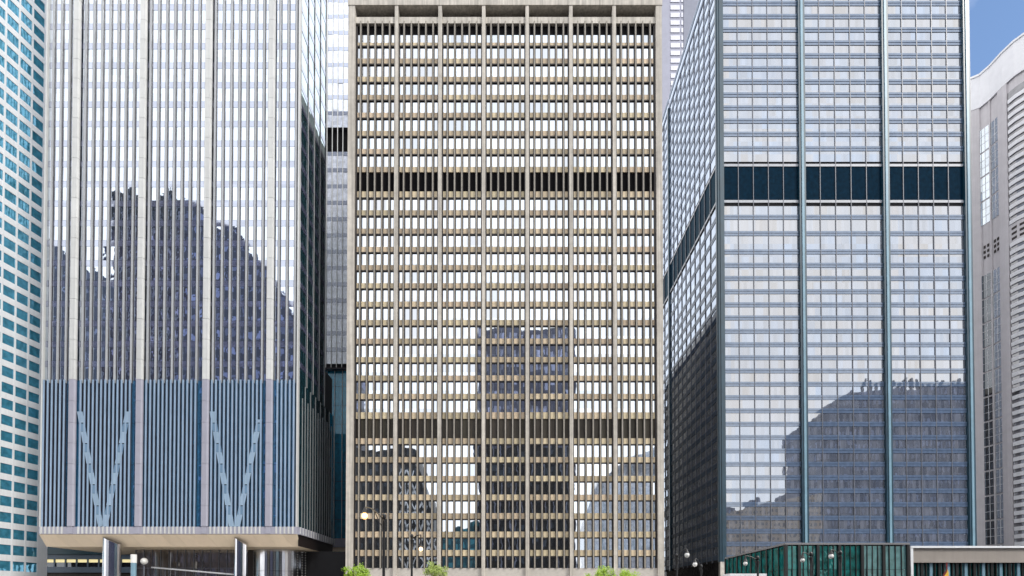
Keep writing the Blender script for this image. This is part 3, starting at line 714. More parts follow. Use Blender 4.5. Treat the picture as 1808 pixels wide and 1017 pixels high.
# ================================================================== low building seen under the soffit, far left
YB = 150.0
lb = thing('low_office_block', 'low office block with teal bands and lit yellow windows seen under the raised left tower', 'building', (xt(120, 1000, YB), YB, 0))
xa, xb4 = xt(55, 1000, YB), xt(232, 1000, YB)
Zb = lambda y: zt(y, YB)
one(lb, 'body', W0, xa, xb4, YB + 1.2, YB + 20, 0, Zb(962), 'body_dark')
one(lb, 'roof_band', W0, xa, xb4, YB - 0.3, YB + 1.1, Zb(979), Zb(964), 'teal_band')
one(lb, 'upper_band', W0, xa, xb4, YB, YB + 1.1, Zb(987), Zb(979.3), 'blue_band')
one(lb, 'lower_band', W0, xa, xb4, YB, YB + 1.1, Zb(1011), Zb(1001), 'blue_band')
one(lb, 'ground_wall', W0, xa, xb4, YB + 0.4, YB + 1.1, 0, Zb(1011.3), 'louver_brown')
nw = 9
for i in range(nw):
    a = xa + (xb4 - xa) * i / nw; d = xa + (xb4 - xa) * (i + 1) / nw
    one(lb, 'window_pane', W0, a + .2, d - .2, YB + 0.5, YB + 0.55, Zb(1000.8), Zb(993), 'g_curve_dark')
    one(lb, 'lit_ceiling', W0, a + .2, d - .2, YB + 0.5, YB + 0.6, Zb(992.8), Zb(987.5), 'lit')
    one(lb, 'mullion', W0, a - .18, a + .18, YB + 0.2, YB + 0.8, Zb(1001), Zb(987), 'blue_band')

# ================================================================== WHITE GRID TOWER (far left)
Pw = (-111.6, 130.0); dw = Vector((0.171, 0.985)); ang = math.atan2(dw.y, dw.x)
fw = Frame(Pw[0], Pw[1], ang)
def t_at(px, y=500):
    # distance along the wall where the ray through this pixel meets it
    v = (CY - y) / F; u = (px - CX) / F / (CP - v * SP)
    return (u * Pw[1] - Pw[0]) / (dw.x - u * dw.y)
wt = thing('white_grid_tower', 'white gridded tower with teal windows at the far left edge beside the finned tower', 'office tower', (Pw[0], Pw[1], 0))
tl = [t_at(p) for p in (3.5, 27.2, 51.2)]
mw = (tl[2] - tl[0]) / 2
lines = [tl[0] + mw * k for k in range(-5, 4)]
pxz = fw.w(t_at(4), 0, 0)
zref = zt(501.4, pxz[1]); fh = 3.62
Hw = 165
one(wt, 'core', fw, lines[0] - 0.3, lines[-1] + 2.2, 0.55, 24, 0, Hw, 'body_dark')
k0 = -int(zref / fh); cells = []
for k in range(k0, 40):
    ztp = zref + k * fh
    if ztp > Hw - 1: break
    if ztp - 1.95 < 1: continue
    one(wt, 'floor_band', fw, lines[0] - 0.2, lines[-1] + 2.2, -0.06, 0.5, ztp, ztp + fh - 2.22, 'white')
    for a, d in zip(lines[:-1], lines[1:]): cells.append((a + 0.18, d - 0.18, ztp - 2.21, ztp - 0.01))
for x in lines:
    one(wt, 'pier', fw, x - 0.19, x + 0.19, -0.10, 0.5, 0, Hw - 1, 'white')
one(wt, 'end_pier', fw, lines[-1] + 0.2, lines[-1] + 2.2, -0.03, 0.5, 0, Hw - 1, 'white')
panes(wt, fw, cells, 'g_teal', 'window_pane', tilt=0.3, yoff=0.06)

# ================================================================== RIGHT TOWER
YR = 160.0
def ZR(y): return zt(y, YR)
rt = thing('blue_steel_tower', 'blue steel framed glass tower on the right with a dark band below its upper third', 'office tower', (xt(1500, 900, YR), YR, 0))
rc = [xt(p, 700, YR - 0.8) for p in (1275.5, 1421.0, 1570.0, 1715.5)]
rtop = 193.0; rbase = zt(992, YR)
one(rt, 'core', W0, rc[0] + 0.4, rc[3] - 0.4, YR + 0.35, YR + 48, 0, rtop, 'body_dark')
spc = [-87, -64, -40.5, -17, 6, 29, 52.6, 75.6, 98.3, 121.3, 144.5, 167.4, 190.4, 213.6, 236.8, 262.3]
spc2 = [383.5, 412.2, 444.6, 468.2, 491.4, 514.8, 538, 561.2, 584.7, 608.4, 631.5, 654.8, 678.2, 701.8, 725.2, 748.8, 772.3, 796, 819.6, 843.2, 866.6, 890.5, 914.5, 938, 960.5, 984]
rows = []   # window spans (top, bottom)
for L in (spc + [289.5], [359.5] + spc2):
    for a, d in zip(L[:-1], L[1:]): rows.append((a + 4.2, d - 4.2))
bands = [y for y in spc] + spc2
def rside(fr, cuts, n_in, gl, sub, edge=0.0):
    cells = []; cut2 = []
    for a, d in zip(cuts[:-1], cuts[1:]):
        a2, d2 = a + edge, d - edge
        for j in range(n_in):
            p0, p1 = a2 + (d2 - a2) * j / n_in, a2 + (d2 - a2) * (j + 1) / n_in
            cut2.append((p0, j, p1))
            for t, bt in rows: cells.append((p0 + .09, p1 - .09, ZR(bt) + .02, ZR(t) - .02))
            one(rt, 'dark_band_pane', fr, p0 + .09, p1 - .09, 0.12, 0.18, ZR(353.5), ZR(294), 'g_band')
            if j > 0: one(rt, 'mullion', fr, p0 - 0.085, p0 + 0.085, -0.16, 0.3, rbase, rtop - .5, 'right_mull')
        for y in bands:
            bb = MB(); z0, z1 = ZR(y + 4.2), ZR(y - 4.2); h = z1 - z0
            bb.box(fr, a2 + .02, d2 - .02, -0.05, 0.28, z0 + .02, z0 + h * 0.42)
            bb.box(fr, a2 + .02, d2 - .02, 0.02, 0.28, z0 + h * 0.42, z0 + h * 0.58)
            bb.box(fr, a2 + .02, d2 - .02, -0.08, 0.28, z0 + h * 0.58, z1 - .02)
            bb.build('spandrel', 'g_sp', rt)
        for ya, yb in ((289.8, 294), (353.5, 358.0)):
            one(rt, 'band_sill', fr, a2 + .02, d2 - .02, -0.08, 0.28, ZR(yb), ZR(ya), 'sill_grey')
    return cells
frF = Frame(0, YR)
c1 = rside(frF, rc, 5, 'g_right', 5, edge=0.95)
panes(rt, frF, c1, 'g_right', 'window_pane', tilt=0.12, yoff=0.1)
# main steel columns, H shaped with pale flanges
for i, x in enumerate(rc):
    bb = MB()
    for s in (-1, 1): bb.box(W0, *sorted((x + s * 0.34, x + s * 0.95)), YR - 0.75, YR + 0.3, rbase, rtop, 0)
    bb.box(W0, x - 0.335, x + 0.335, YR - 0.95, YR + 0.3, rbase, rtop, 1)
    if i in (0, 3): bb.box(W0, *sorted((x + (-1 if i == 0 else 1) * 0.955, x + (-1 if i == 0 else 1) * 1.25)), YR - 0.45, YR + 0.3, rbase, rtop, 0)
    bb.build('column', ['right_steel', 'right_steel_light' if i else 'right_steel'], rt)
    bb = MB(); bb.box(W0, x - 0.9, x + 0.9, YR - 0.8, YR + 0.6, 0, rbase - .02); bb.build('column_base', 'stone_base', rt)
# left flank
xfl = rc[0] - 1.0
D2 = 62.0
frL = Frame(xfl, YR + D2, -math.pi / 2)
cutsL = [0.0, 13.2, 14.2, D2 - 0.5]
dd = D2 - 0.5
seg = [14.2 + (dd - 14.2) * j / 5 for j in range(6)]
cs = []
for k, (A, B, n) in enumerate(((0.0, 13.0, 1), (14.2, dd, 5))):
    cs += rside(frL, [A, B], n * 2 if n > 1 else 2, 'g_rightside', 5, edge=0.1)
panes(rt, frL, cs, 'g_rightside', 'side_pane', tilt=0.18, yoff=0.1)
one(rt, 'flank_column', frL, 13.02, 14.18, -0.5, 0.3, rbase, rtop, 'right_steel')
one(rt, 'flank_core', frL, 0, dd, 0.32, 2.0, 0, rtop, 'body_dark')
one(rt, 'flank_parapet', frL, 0, dd, -0.12, 0.3, rtop - 0.5, rtop + 0.6, 'right_sp')
one(rt, 'lobby_wall', frL, 0, dd, 0.25, 0.31, 0, rbase, 'lobby_dark')
one(rt, 'roof', W0, xfl + 2.2, rc[3], YR + 0.4, YR + 48, rtop + .02, rtop + 1.0, 'roof_grey')
one(rt, 'lobby_glazing', W0, rc[0] + 1, rc[3] - 1, YR + 0.2, YR + 0.3, 0, rbase - .02, 'lobby_dark')
# right flank (seen at a glancing angle)
frRr = Frame(rc[3] + 1.0, YR + 0.3, math.pi / 2)
bb = MB(); bb.box(frRr, 0, 47, 0.1, 0.2, rbase, rtop); bb.build('right_flank', 'g_rightside', rt)

# ================================================================== FAR PALE TOWER between the two
YF = 290.0
ft = thing('far_lavender_tower', 'pale lavender tower far behind, squeezed between the tan tower and the blue steel tower', 'office tower', (xt(1210, 500, YF), YF, 0))
Zf = lambda y: zt(y, YF)
one(ft, 'shaft', W0, xt(1150, 100, YF), xt(1183, 100, YF), YF, YF + 20, 0, 345, 'pale_lav')
one(ft, 'windowed_wall', W0, xt(1183.2, 100, YF), xt(1207.5, 100, YF), YF + 0.5, YF + 20, 0, 345, 'pale_lav')
one(ft, 'plain_wall', W0, xt(1207.7, 100, YF), xt(1300, 100, YF), YF + 0.2, YF + 20, 0, 345, 'pale_lav2')
for k in range(-2, 16):
    y = 8 + 13.4 * k
    for pa, pb_ in ((1184.5, 1201), (1203.5, 1206.8)):
        one(ft, 'window_pane', W0, xt(pa, 100, YF), xt(pb_, 100, YF), YF + 0.25, YF + 0.49, Zf(y + 8), Zf(y), 'g_far')

# ================================================================== CURVED TOWER (far right)
HC = 208.0
ct = thing('curved_stone_tower', 'curved taupe stone tower with white sunshade strips at the far right under the blue sky', 'office tower', (185, 210, 0))
roof = [(1690, 148), (1703, 143), (1712, 139.5), (1729, 132.5), (1747, 117), (1758, 105), (1769, 93), (1790, 73), (1808, 60), (1850, 38), (1900, 20), (1980, 2)]
def plan(px):
    for (a, ya), (b_, yb) in zip(roof[:-1], roof[1:]):
        if a <= px <= b_:
            y = ya + (yb - ya) * (px - a) / (b_ - a); break
    v = (CY - y) / F
    Y = (HC - CAMZ) * (CP - v * SP) / (SP + v * CP)
    return Vector((xt(px, y, Y), Y))
def strip(name, px0, px1, z0, z1, proud, thick, m, parent=ct, n=1, fdef=None):
    """a piece that follows the curved wall between two pixel columns; proud = metres outwards"""
    stops = [px0] + [a for a, _ in roof if px0 < a < px1] + [px1]
    bb = MB(); P = [plan(p) for p in stops]
    nrm = []
    for i in range(len(P)):
        d = (P[min(i + 1, len(P) - 1)] - P[max(i - 1, 0)]).normalized()   # towards camera-right
        n_ = Vector((d.y, -d.x)); 
        if n_.x > 0: n_ = -n_
        nrm.append(n_)
    for i in range(len(P) - 1):
        o0, o1 = P[i] + nrm[i] * proud, P[i + 1] + nrm[i + 1] * proud
        i0, i1 = o0 - nrm[i] * thick, o1 - nrm[i + 1] * thick
        bb.hexa([(o0.x, o0.y, z0), (o1.x, o1.y, z0), (i1.x, i1.y, z0), (i0.x, i0.y, z0), (o0.x, o0.y, z1), (o1.x, o1.y, z1), (i1.x, i1.y, z1), (i0.x, i0.y, z1)])
    return bb.build(name, m, parent)
def zc(px, y):
    p = plan(px); return zt(y, p.y)
strip('wall', 1690, 1980, 0, HC - 1.0, -0.55, 2.0, 'taupe')
strip('crown', 1690, 1980, HC - 13.0, HC, 0.15, 0.6, 'crown')
strip('crown_rim', 1690, 1980, HC - 0.5, HC + 0.25, 0.5, 0.34, 'louver_white')
strip('stone_pier', 1700, 1728, 0, HC - 13.05, 0.0, 0.5, 'taupe')
strip('stone_pier', 1743.5, 1746, 0, HC - 13.05, -0.1, 0.42, 'taupe')
strip('stone_pier', 1760, 1776, 0, HC - 13.05, 0.12, 0.62, 'taupe')
# two window columns: tall windows three storeys high with glazing bars
zv0, zv1 = zc(1745, 455), zc(1745, 425)
for pa, pb_, dark in ((1728.5, 1743, True), (1746.5, 1759.5, False)):
    z = HC - 22.0; hh = 9.6
    while z > 4:
        above = z - hh > zv1 - 1
        if not (z < zv1 + 1.0 and z > zv0 - 1.0 or (z - hh < zv1 - 1 and z > zv1)):
            m = 'g_curve_dark' if (dark and not above) else 'g_curve'
            w = strip('window', pa, pb_, z - hh + 0.7, z, -0.40, 0.1, m)
            for q in range(1, 3): strip('glazing_bar', pa, pb_, z - hh + 0.7 + q * 2.97, z - hh + 0.82 + q * 2.97, -0.33, 0.068, 'crown', w)
            pm = pa + (pb_ - pa) * 0.5; strip('glazing_bar', pm - 0.35, pm + 0.35, z - hh + 0.72, z - 0.02, -0.30, 0.09, 'crown', w)
        z -= hh
    for q in range(2):
        for r_ in range(3):
            pm = pa + (pb_ - pa) * (0.28 + 0.42 * q)
            strip('vent_slot', pm - 1.6, pm + 1.6, zv0 + 1.2 + r_ * 2.0, zv0 + 2.3 + r_ * 2.0, -0.35, 0.15, 'taupe_dark')
# sunshade strips
z = HC - 20.0; zm = zc(1790, 408)
k = 0
strip('strip_glazing', 1776.5, 1980, 0, HC - 17, -0.3, 0.2, 'louver_gap')
while z > 1:
    if abs(z - zm) < 3.2:
        if k == 0:
            strip('vent_band', 1776.5, 1980, zm - 3.6, zm + 3.6, -0.05, 0.2, 'taupe')
            for q in range(6):
                for r_ in range(3):
                    p0 = 1781 + q * 14; strip('vent_slot', p0, p0 + 9, zm - 2.4 + r_ * 1.9, zm - 1.5 + r_ * 1.9, 0.0, 0.04, 'taupe_dark')
        k = 1
    else:
        strip('sunshade', 1778, 1980, z - 1.45, z, 0.15, 0.4, 'louver_white')
    z -= 2.84

# ================================================================== GREEN GLASS PAVILION
YP = 80.0
pv = thing('glass_pavilion', 'low glass pavilion with dark green panes before the blue steel tower', 'pavilion', (xt(1500, 1000, YP), YP, 0))
hp_ = zt(958.5, YP)
pc = Vector((xt(1387, 958, YP), YP)); YE = 80 * 101.5 / 75.5
pe = Vector((xt(1281, 985, YE), YE)); pr = Vector((xt(1604, 958, YP), YP))
sidev = pc - pe; sl_ = sidev.length; frV = Frame(pe.x, pe.y, math.atan2(sidev.y, sidev.x))
frP = Frame(pc.x, YP)
lw_ = pr.x - pc.x
ring = [(pe.x, pe.y), (pc.x, pc.y), (pr.x, pr.y), (pr.x, YE)]
cen = Vector((sum(p[0] for p in ring) / 4, sum(p[1] for p in ring) / 4))
rg = [tuple(cen + (Vector(p) - cen) * 1.012) for p in ring]
bb = MB(); bb.prism(rg, hp_ - 0.28, hp_); bb.build('roof', 'roof_grey', pv)
rg = [tuple(cen + (Vector(p) - cen) * 0.96) for p in ring]
bb = MB(); bb.prism(rg, 0, hp_ - 0.3); bb.build('interior', 'body_dark', pv)
thick_px = [1387, 1410, 1443, 1481, 1521, 1559, 1602]
ths = [xt(p, 990, YP) - pc.x for p in thick_px]
for i, (a, d) in enumerate(zip(ths[:-1], ths[1:])):
    mm = 'g_pav_light' if i >= 4 else 'g_pav'
    n = 4 if i else 2
    for j in range(n):
        p0, p1 = a + (d - a) * j / n, a + (d - a) * (j + 1) / n
        for z0, z1 in ((0.3, hp_ * 0.62), (hp_ * 0.62 + .06, hp_ - 0.45)):
            o = one(pv, 'pane', frP, p0 + .05, p1 - .05, 0.0, 0.05, z0, z1, mm)
            o.rotation_euler = (R.gauss(0, .006), 0, R.gauss(0, .006))
        if j: one(pv, 'mullion', frP, p0 - 0.05, p0 + 0.05, -0.12, 0.1, 0.2, hp_ - 0.3, 'black')
for a in ths: one(pv, 'post', frP, a - 0.2, a + 0.2, -0.3, 0.15, 0, hp_ - 0.29, 'black')
nsd = 12
for j in range(nsd):
    p0, p1 = sl_ * j / nsd, sl_ * (j + 1) / nsd
    for z0, z1 in ((0.3, hp_ * 0.62), (hp_ * 0.62 + .06, hp_ - 0.45)):
        o = one(pv, 'pane', frV, p0 + .08, p1 - .08, 0.0, 0.05, z0, z1, 'g_pav')
    one(pv, 'mullion', frV, p0 - (0.25 if j % 3 == 0 else 0.09), p0 + (0.25 if j % 3 == 0 else 0.09), -0.15, 0.1, 0, hp_ - 0.29, 'black')

# ================================================================== WHITE EDGED LOW BUILDING (right bottom)
YW = 84.0
wb = thing('white_trimmed_building', 'low building with white trim and a plain taupe fascia at the bottom right corner', 'building', (xt(1700, 1000, YW), YW, 0))
x0, x1 = xt(1606, 1000, YW), xt(1606, 1000, YW) + 42
Zw = lambda y: zt(y, YW)
one(wb, 'body', W0, x0 + 0.4, x1, YW + 1.2, YW + 16, 0, Zw(966), 'body_dark')
one(wb, 'roof_trim', W0, x0, x1, YW - 0.35, YW + 16.2, Zw(967.8), Zw(964.3), 'white')
one(wb, 'end_trim', W0, x0, x0 + 0.38, YW - 0.3, YW + 16, 0, Zw(967.8) - .004, 'white')
one(wb, 'fascia', W0, x0 + 0.382, x1, YW, YW + 1.0, Zw(993.3), Zw(967.8) - .004, 'fascia_taupe')
ppx = 1612.0
i = 0
while ppx < 1960:
    a, d = xt(ppx, 1000, YW + .8), xt(ppx + 6.2, 1000, YW + .8)
    one(wb, 'glass_strip', W0, a + .05, d - .12, YW + 0.75, YW + 0.82, 0.1, Zw(994.2), 'g_pav_light' if i % 5 in (1, 2, 4) else 'g_pav')
    one(wb, 'mullion', W0, d - .11, d + .06 + 0.25 * (i % 2), YW + 0.5, YW + 0.9, 0, Zw(993.5), 'right_steel_light' if i % 4 == 3 else 'black')
    ppx += 6.6 + 2.2 * (i % 2); i += 1

# ================================================================== STREET FURNITURE
def lamp(px, ytop, gx, gy, Y, gmat, label, big=True, gr=0.30, group=None):
    x, ztp = xt(px, 1000, Y), zt(ytop, Y)
    o = thing('street_lamp', label, 'street lamp', (x, Y, 0), group)
    xg, zg = xt(gx, gy, Y), zt(gy, Y); s = 1 if xg > x else -1
    bb = MB()
    bb.tube([(x, Y, 0), (x, Y, 0.5), (x, Y, 0.6), (x, Y, ztp * 0.75), (x, Y, ztp)], [0.20, 0.20, 0.13, 0.115, 0.09], 10); bb.build('pole', 'black', o)
    bb = MB(); bb.ball((x, Y, ztp), 0.2, 10, sz=1.4); bb.tube([(x, Y, ztp - 1.1), (x, Y, ztp - .4)], [0.13, 0.19], 10); bb.build('finial', 'black', o)
    w = abs(xg - x); top = max(zg + 0.7, ztp + 0.15 * w)
    bb = MB(); pts = []
    for k in range(9):
        t = k / 8
        pts.append((x + s * w * t, Y, ztp - 0.3 + (top - ztp + 0.3) * math.sin(t * math.pi * 0.55) / math.sin(math.pi * 0.55) * 1.0))
    bb.tube(pts, 0.055, 8)
    bb.tube([(x, Y, ztp - 1.0), (x + s * w * 0.25, Y, ztp - 0.45), (x + s * w * 0.5, Y, pts[4][2])], 0.035, 6)
    bb.build('arm', 'black', o)
    bb = MB(); bb.tube([(xg, Y, zg + 0.25), (xg, Y, zg + .5), (xg, Y, pts[-1][2] + 0.02)], [0.26, 0.14, 0.05], 12); bb.build('lamp_hood', 'black', o)
    bb = MB(); bb.ball((xg, Y, zg), gr, 14, sz=1.1); bb.build('lamp_globe', gmat, o, smooth=True)
    if gmat.startswith('lamp'):
        li = bpy.data.lights.new('lamp_light', 'POINT'); li.energy = 60 if big else 30; li.color = (1, 0.75, 0.45); li.shadow_soft_size = 0.4
        lo = bpy.data.objects.new('lamp_light', li); COL.objects.link(lo); lo.parent = o; lo.location = (xg - x, -0.7, zg)
    return o
lamp(677.5, 912, 644, 911, 44, 'lamp_warm', 'tall black street lamp with a glowing orange globe at the left of the tan tower', gr=0.25)
lamp(727, 947, 743, 969.5, 60, 'lamp_warm2', 'shorter black street lamp with a small glowing globe, right of the taller lit lamp', False, gr=0.22)
lamp(1195, 981, 1213, 980, 66, 'globe', 'black street lamp with a white globe against the dark flank of the blue steel tower', gr=0.30)
lamp(1338, 985, 1316, 995, 62, 'globe', 'black street lamp with a white globe before the sloping end of the green pavilion', gr=0.24)
lamp(1432, 978, 1417, 989, 62, 'globe', 'black street lamp with a white globe in the middle of the green pavilion front', gr=0.24)
lamp(1484, 976, 1467.5, 982, 62, 'globe', 'black street lamp with a white globe just left of the pale pavilion panes', gr=0.28)
lamp(1238, 1000, 1227, 996.5, 70, 'globe', 'low black street lamp with white globe near the pale corner stone base', gr=0.30)

# flag
Yf = 60.0
fo = thing('pennant_flag', 'yellow pennant flag with dark red edge before the bottom right building', 'flag', (xt(1674, 1000, Yf), Yf, 0))
x = xt(1672, 1000, Yf); bb = MB(); bb.tube([(x, Yf, 0), (x, Yf, zt(993, Yf))], 0.05, 8); bb.build('pole', 'darkred', fo)
def sheet(p, m, name, dy):
    bb = MB(); a = [(xt(u, 1000, Yf), zt(v, Yf)) for u, v in p]; n = len(a)
    bb.v = [(q[0], Yf + dy, q[1]) for q in a] + [(q[0], Yf + dy + 0.03, q[1]) for q in a]
    bb.f = [tuple(range(n)), tuple(range(2 * n - 1, n - 1, -1))] + [(i, n + i, n + (i + 1) % n, (i + 1) % n) for i in range(n)]; bb.m = [0] * (n + 2)
    bb.build(name, m, fo)
sheet([(1671, 1004), (1670.2, 1010), (1666, 1016), (1661, 1026), (1660, 1032), (1668, 1034), (1673.4, 1030), (1673.6, 1010)], 'yellow', 'cloth', -0.10)
sheet([(1668.5, 995), (1669, 1006), (1664.5, 1013), (1659.5, 1024), (1661, 1026), (1666, 1016), (1670.2, 1010), (1671.2, 1003), (1671.3, 995)], 'darkred', 'cloth_edge', -0.14)

# canopy in front of the pavilion end
Yc = 70.0
cn = thing('white_canopy', 'flat pale canopy roof at the foot of the pavilion end beside the stone column', 'canopy', (xt(1313, 1010, Yc), Yc, 0))
xa, xb5 = xt(1282, 1014, Yc), xt(1346, 1014, Yc); zc_ = zt(1013.5, Yc)
one(cn, 'roof', W0, xa, xb5, Yc - 1.2, Yc + 1.2, zc_ - 0.3, zc_, 'white')
for u in (xa + 0.3, xb5 - 0.3): one(cn, 'post', W0, u - 0.06, u + 0.06, Yc + 0.9, Yc + 1.02, 0, zc_ - 0.3, 'right_mull')
one(cn, 'back_glass', W0, xa + 0.37, xb5 - 0.37, Yc + 0.94, Yc + 0.98, 0.2, zc_ - 0.4, 'g_pav_light')

# ------------------------------------------------------------------ trees
def tree(px, ytop, wpx, Y, leafm, label, n=4200, seed=1, flat=0.8):
    rr = random.Random(seed)
    x, zt_ = xt(px, ytop, Y), zt(ytop, Y); r = wpx / F * Y / 2
    o = thing('street_tree', label, 'tree', (x, Y, 0), None)
    zc2 = zt_ - r * flat
    bb = MB(); bb.tube([(x, Y, 0), (x + .05, Y, zc2 * 0.4), (x, Y, zc2 - r * 0.3), (x + 0.1, Y, zc2 + r * 0.4)], [0.14, 0.11, 0.08, 0.03], 8)
    for k in range(9):
        t = rr.uniform(0, 6.28); l = r * rr.uniform(.5, .9); z0 = zc2 - r * rr.uniform(0.0, .6)
        bb.tube([(x, Y, z0), (x + l * .5 * math.cos(t), Y + l * .5 * math.sin(t), z0 + l * .45), (x + l * math.cos(t), Y + l * math.sin(t), z0 + l * rr.uniform(.6, 1.1))], [0.045, 0.03, 0.012], 6)
    bb.build('trunk', 'bark', o)
    cl = []
    for k in range(46):
        while True:
            p = Vector((rr.uniform(-1, 1), rr.uniform(-1, 1), rr.uniform(-1, 1)))
            if 0.25 < p.length < 1: break
        p.z *= flat; s = rr.uniform(.72, 1.05); cl.append((Vector((x, Y, zc2)) + p * r * s, r * rr.uniform(.14, .30)))
    bb = MB()
    for k in range(n):
        c, cr_ = rr.choice(cl); q = c + Vector((rr.gauss(0, .5), rr.gauss(0, .5), rr.gauss(0, .5))) * cr_
        if q.z > zt_ + 0.25: q.z = zt_ - rr.random() * .4
        a = Vector((rr.gauss(0, 1), rr.gauss(0, 1), rr.gauss(0, 1))).normalized(); e = a.orthogonal().normalized()
        s = rr.uniform(.05, .11)
        i = len(bb.v)
        bb.v += [tuple(q - a * s), tuple(q + e * s * .55), tuple(q + a * s), tuple(q - e * s * .55)]
        bb.f.append((i, i + 1, i + 2, i + 3)); bb.m.append(0)
    bb.build('crown', leafm, o)
tree(631, 997, 52, 58, 'leaf', 'small bright green tree below the tall lit lamp beside the tan tower', seed=3)
tree(768, 993, 46, 62, 'leaf2', 'small loose pale green tree right of the two lit street lamps', n=2600, seed=5)
tree(1066, 1002, 56, 56, 'leaf', 'bright green tree before the tan tower plinth, left one of the right pair', n=5000, seed=8)
tree(1108, 1006, 56, 59, 'leaf', 'broad low green tree before the tan plinth, nearest the blue steel tower', n=5000, seed=11)

# ================================================================== buildings across the street behind the camera (mirrored in the glass)
M['bk_dark'] = gridmat('back_dark', (0.028, 0.022, 0.045), (0.24, 0.24, 0.42), 3.2, 7.6, 0.55, 0.45)
M['bk_navy'] = gridmat('back_navy', (0.020, 0.026, 0.060), (0.15, 0.18, 0.34), 4.2, 7.8, 0.6, 0.5)
M['bk_black'] = gridmat('back_black', (0.008, 0.010, 0.014), (0.035, 0.045, 0.06), 4.0, 7.8, 0.5, 0.4)
M['bk_lav'] = gridmat('back_lavender', (0.10, 0.11, 0.17), (0.34, 0.37, 0.52), 3.0, 7.8, 0.65, 0.5)
M['bk_pale'] = gridmat('back_pale', (0.62, 0.66, 0.75), (0.50, 0.58, 0.70), 3.0, 3.8, 0.75, 0.55)
M['g_pale'] = glass('pale_block_glass', (0.78, 0.80, 0.86), 0.5, (0.95, 0.97, 1.0), warp=0.01)
M['bk_teal'] = gridmat('back_teal', (0.02, 0.10, 0.14), (0.05, 0.22, 0.28), 4.0, 5.0, 0.7, 0.6)
M['bk_slate'] = gridmat('back_slate', (0.045, 0.060, 0.105), (0.15, 0.18, 0.28), 3.0, 7.8, 0.5, 0.5)
M['bk_tan'] = gridmat('back_tan', (0.45, 0.37, 0.28), (0.16, 0.15, 0.15), 3.0, 3.9, 0.5, 0.5)
def back(name, label, xs_, zs_, y0, y1, parts):
    """outline xs/zs from left to right; parts: (name, z0, z1 or None for the outline, material)"""
    o = thing(name, label, 'building', ((xs_[0] + xs_[-1]) / 2, y0, 0))
    for (pn, z0, z1, m, ins) in parts:
        bb = MB(); n = len(xs_)
        tops = zs_ if z1 is None else [z1] * n
        for i in range(n - 1):
            a, d = xs_[i], xs_[i + 1]
            if i == 0: a += ins
            if i == n - 2: d -= ins
            bb.hexa([(a, y1, z0), (d, y1, z0), (d, y0 - ins, z0), (a, y0 - ins, z0), (a, y1, tops[i]), (d, y1, tops[i + 1]), (d, y0 - ins, tops[i + 1]), (a, y0 - ins, tops[i])])
        bb.build(pn, m, o)
    return o
back('mirrored_tower', 'dark flat topped tower mirrored in the middle of the tan tower windows', [-18.6, 33.0], [147, 147], -60, -95, [('shaded_storeys', 0, 84, 'bk_black', 0.0), ('upper_storeys', 84.1, None, 'bk_lav', 0.0)])  # lower storeys given a near-black material to stand in for their shade
lat = back('mirrored_lattice_block', 'dark lattice clad block mirrored at the lower left of the tan tower', [-86, -54, -43, -39.5], [83, 82, 50, 3], -60, -90, [('wall', 0, None, 'bk_black', 0.0)])
bb = MB()
for k in range(-6, 10):
    for s in (-1, 1):
        for j in range(8):
            xx = -62 + k * 3.2; z0 = j * 9.0
            xA, xB = (xx, xx + 3.2) if (j % 2 == 0) == (s > 0) else (xx + 3.2, xx)
            lim = lambda q: 82 if q < -54 else 82 - (q + 54) * 2.9
            if xx < -62 or z0 + 9 > lim(xx + 3.2): continue
            bb.hexa([(xA - .35, -60, z0), (xA + .35, -60, z0), (xA + .35, -59.5, z0), (xA - .35, -59.5, z0), (xB - .35, -60, z0 + 9), (xB + .35, -60, z0 + 9), (xB + .35, -59.5, z0 + 9), (xB - .35, -59.5, z0 + 9)])
bb.build('lattice', 'white', lat, kind='stuff')
back('mirrored_teal_block', 'low teal glass block mirrored near the foot of the tan tower', [-38.5, -19.2], [38, 43], -60, -85, [('wall', 0, None, 'bk_teal', 0.0)])
back('mirrored_pale_block', 'pale blue white curved block mirrored at the lower right of the tan tower', [39, 47, 58, 77], [45, 66, 76, 84], -60, -90, [('wall', 0, None, 'g_pale', 0.0)])
back('mirrored_sloped_block', 'dark block with a sloping roof mirrored at the left end of the finned tower', [-262, -244, -211.3], [198, 191, 169], -60, -100, [('wall', 0, None, 'bk_slate', 0.0)])
back('mirrored_tall_tower', 'tallest dark tower mirrored in the finned tower, with flat top', [-211, -174.2], [218, 218], -60, -100, [('wall', 0, 198, 'bk_dark', 0.0), ('crown', 198.1, None, 'bk_black', 0.0)])
back('mirrored_stepped_tower', 'dark tower with a curved falling roof mirrored in the right half of the finned tower', [-174, -160.5, -143, -128, -112], [217, 206, 195, 175, 152], -60, -100, [('wall', 0, None, 'bk_navy', 0.0)])
back('mirrored_navy_block', 'flat navy block mirrored in the set back slab of the finned tower', [-111.8, -88], [133, 133], -60, -95, [('wall', 0, None, 'bk_navy', 0.0)])
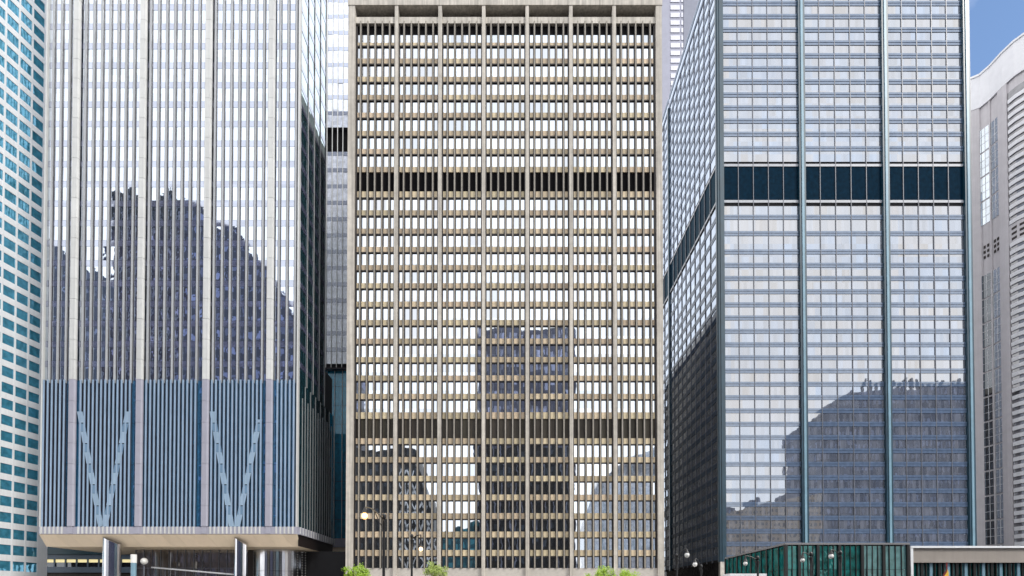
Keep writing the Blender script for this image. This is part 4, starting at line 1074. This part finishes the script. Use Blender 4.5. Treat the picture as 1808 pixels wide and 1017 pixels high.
back('mirrored_slate_tower', 'stepped slate tower mirrored in the lower right of the blue steel tower', [217, 226, 226.1, 238, 238.1, 330], [133, 133, 140, 140, 149.5, 155], -60, -110, [('wall', 0, None, 'bk_slate', 0.0)])
back('mirrored_beige_block', 'low beige block mirrored at the lower left of the blue steel tower', [146, 176, 216.5], [62, 70, 77], -60, -100, [('wall', 0, None, 'bk_tan', 0.0)])

# rooftop plant, masts and parapets of the mirrored buildings
def plant(o, bits, m='bk_black'):
    for (nm, x0, x1, y0, y1, z0, z1) in bits:
        bb = MB(); bb.box(W0, x0, x1, y0, y1, z0, z1); bb.build(nm, m, o)
th_ = {o.name: o for o in bpy.data.objects if o.name.startswith('mirrored_') and o.parent is None}
o = th_['mirrored_slate_tower']
plant(o, [('roof_fin', 250 + 4.2 * k, 251.4 + 4.2 * k, -66, -64, 150.3 + 0.07 * k * 4, 155 + R.uniform(0, 4)) for k in range(18)])
plant(o, [('roof_plant', 219, 224, -80, -66, 133, 136.5), ('roof_plant', 230, 236, -85, -70, 140, 143)])
o = th_['mirrored_tall_tower']
plant(o, [('roof_plant', -204, -196, -80, -66, 218, 222), ('roof_mast', -185, -184.4, -70, -69.4, 218, 228)])
o = th_['mirrored_tower']
plant(o, [('roof_plant', -10, 4, -85, -66, 147, 150.5), ('roof_plant', 16, 24, -85, -64, 147, 149.5)])
o = th_['mirrored_beige_block']
plant(o, [('roof_plant', 150, 158, -80, -66, 63, 68), ('roof_plant', 170, 175, -80, -66, 69, 74), ('roof_plant', 196, 206, -85, -70, 74, 79)], 'bk_slate')
# ribs on the mirrored towers give their faces depth
for nm, xa, xb, step, zt_, mm in (('mirrored_tall_tower', -211, -174.2, 3.2, 217, 'pale_lav2'), ('mirrored_slate_tower', 238.5, 330, 6.1, 148, 'pale_lav2'), ('mirrored_tower', -18.6, 33, 4.3, 146, 'pale_lav2')):
    n = int((xb - xa) / step)
    for k in range(n + 1):
        bb = MB(); bb.box(W0, xa + k * step, xa + k * step + 0.55, -60.0 + 0.01, -59.4, 0, zt_); bb.build('facade_rib', mm, th_[nm])
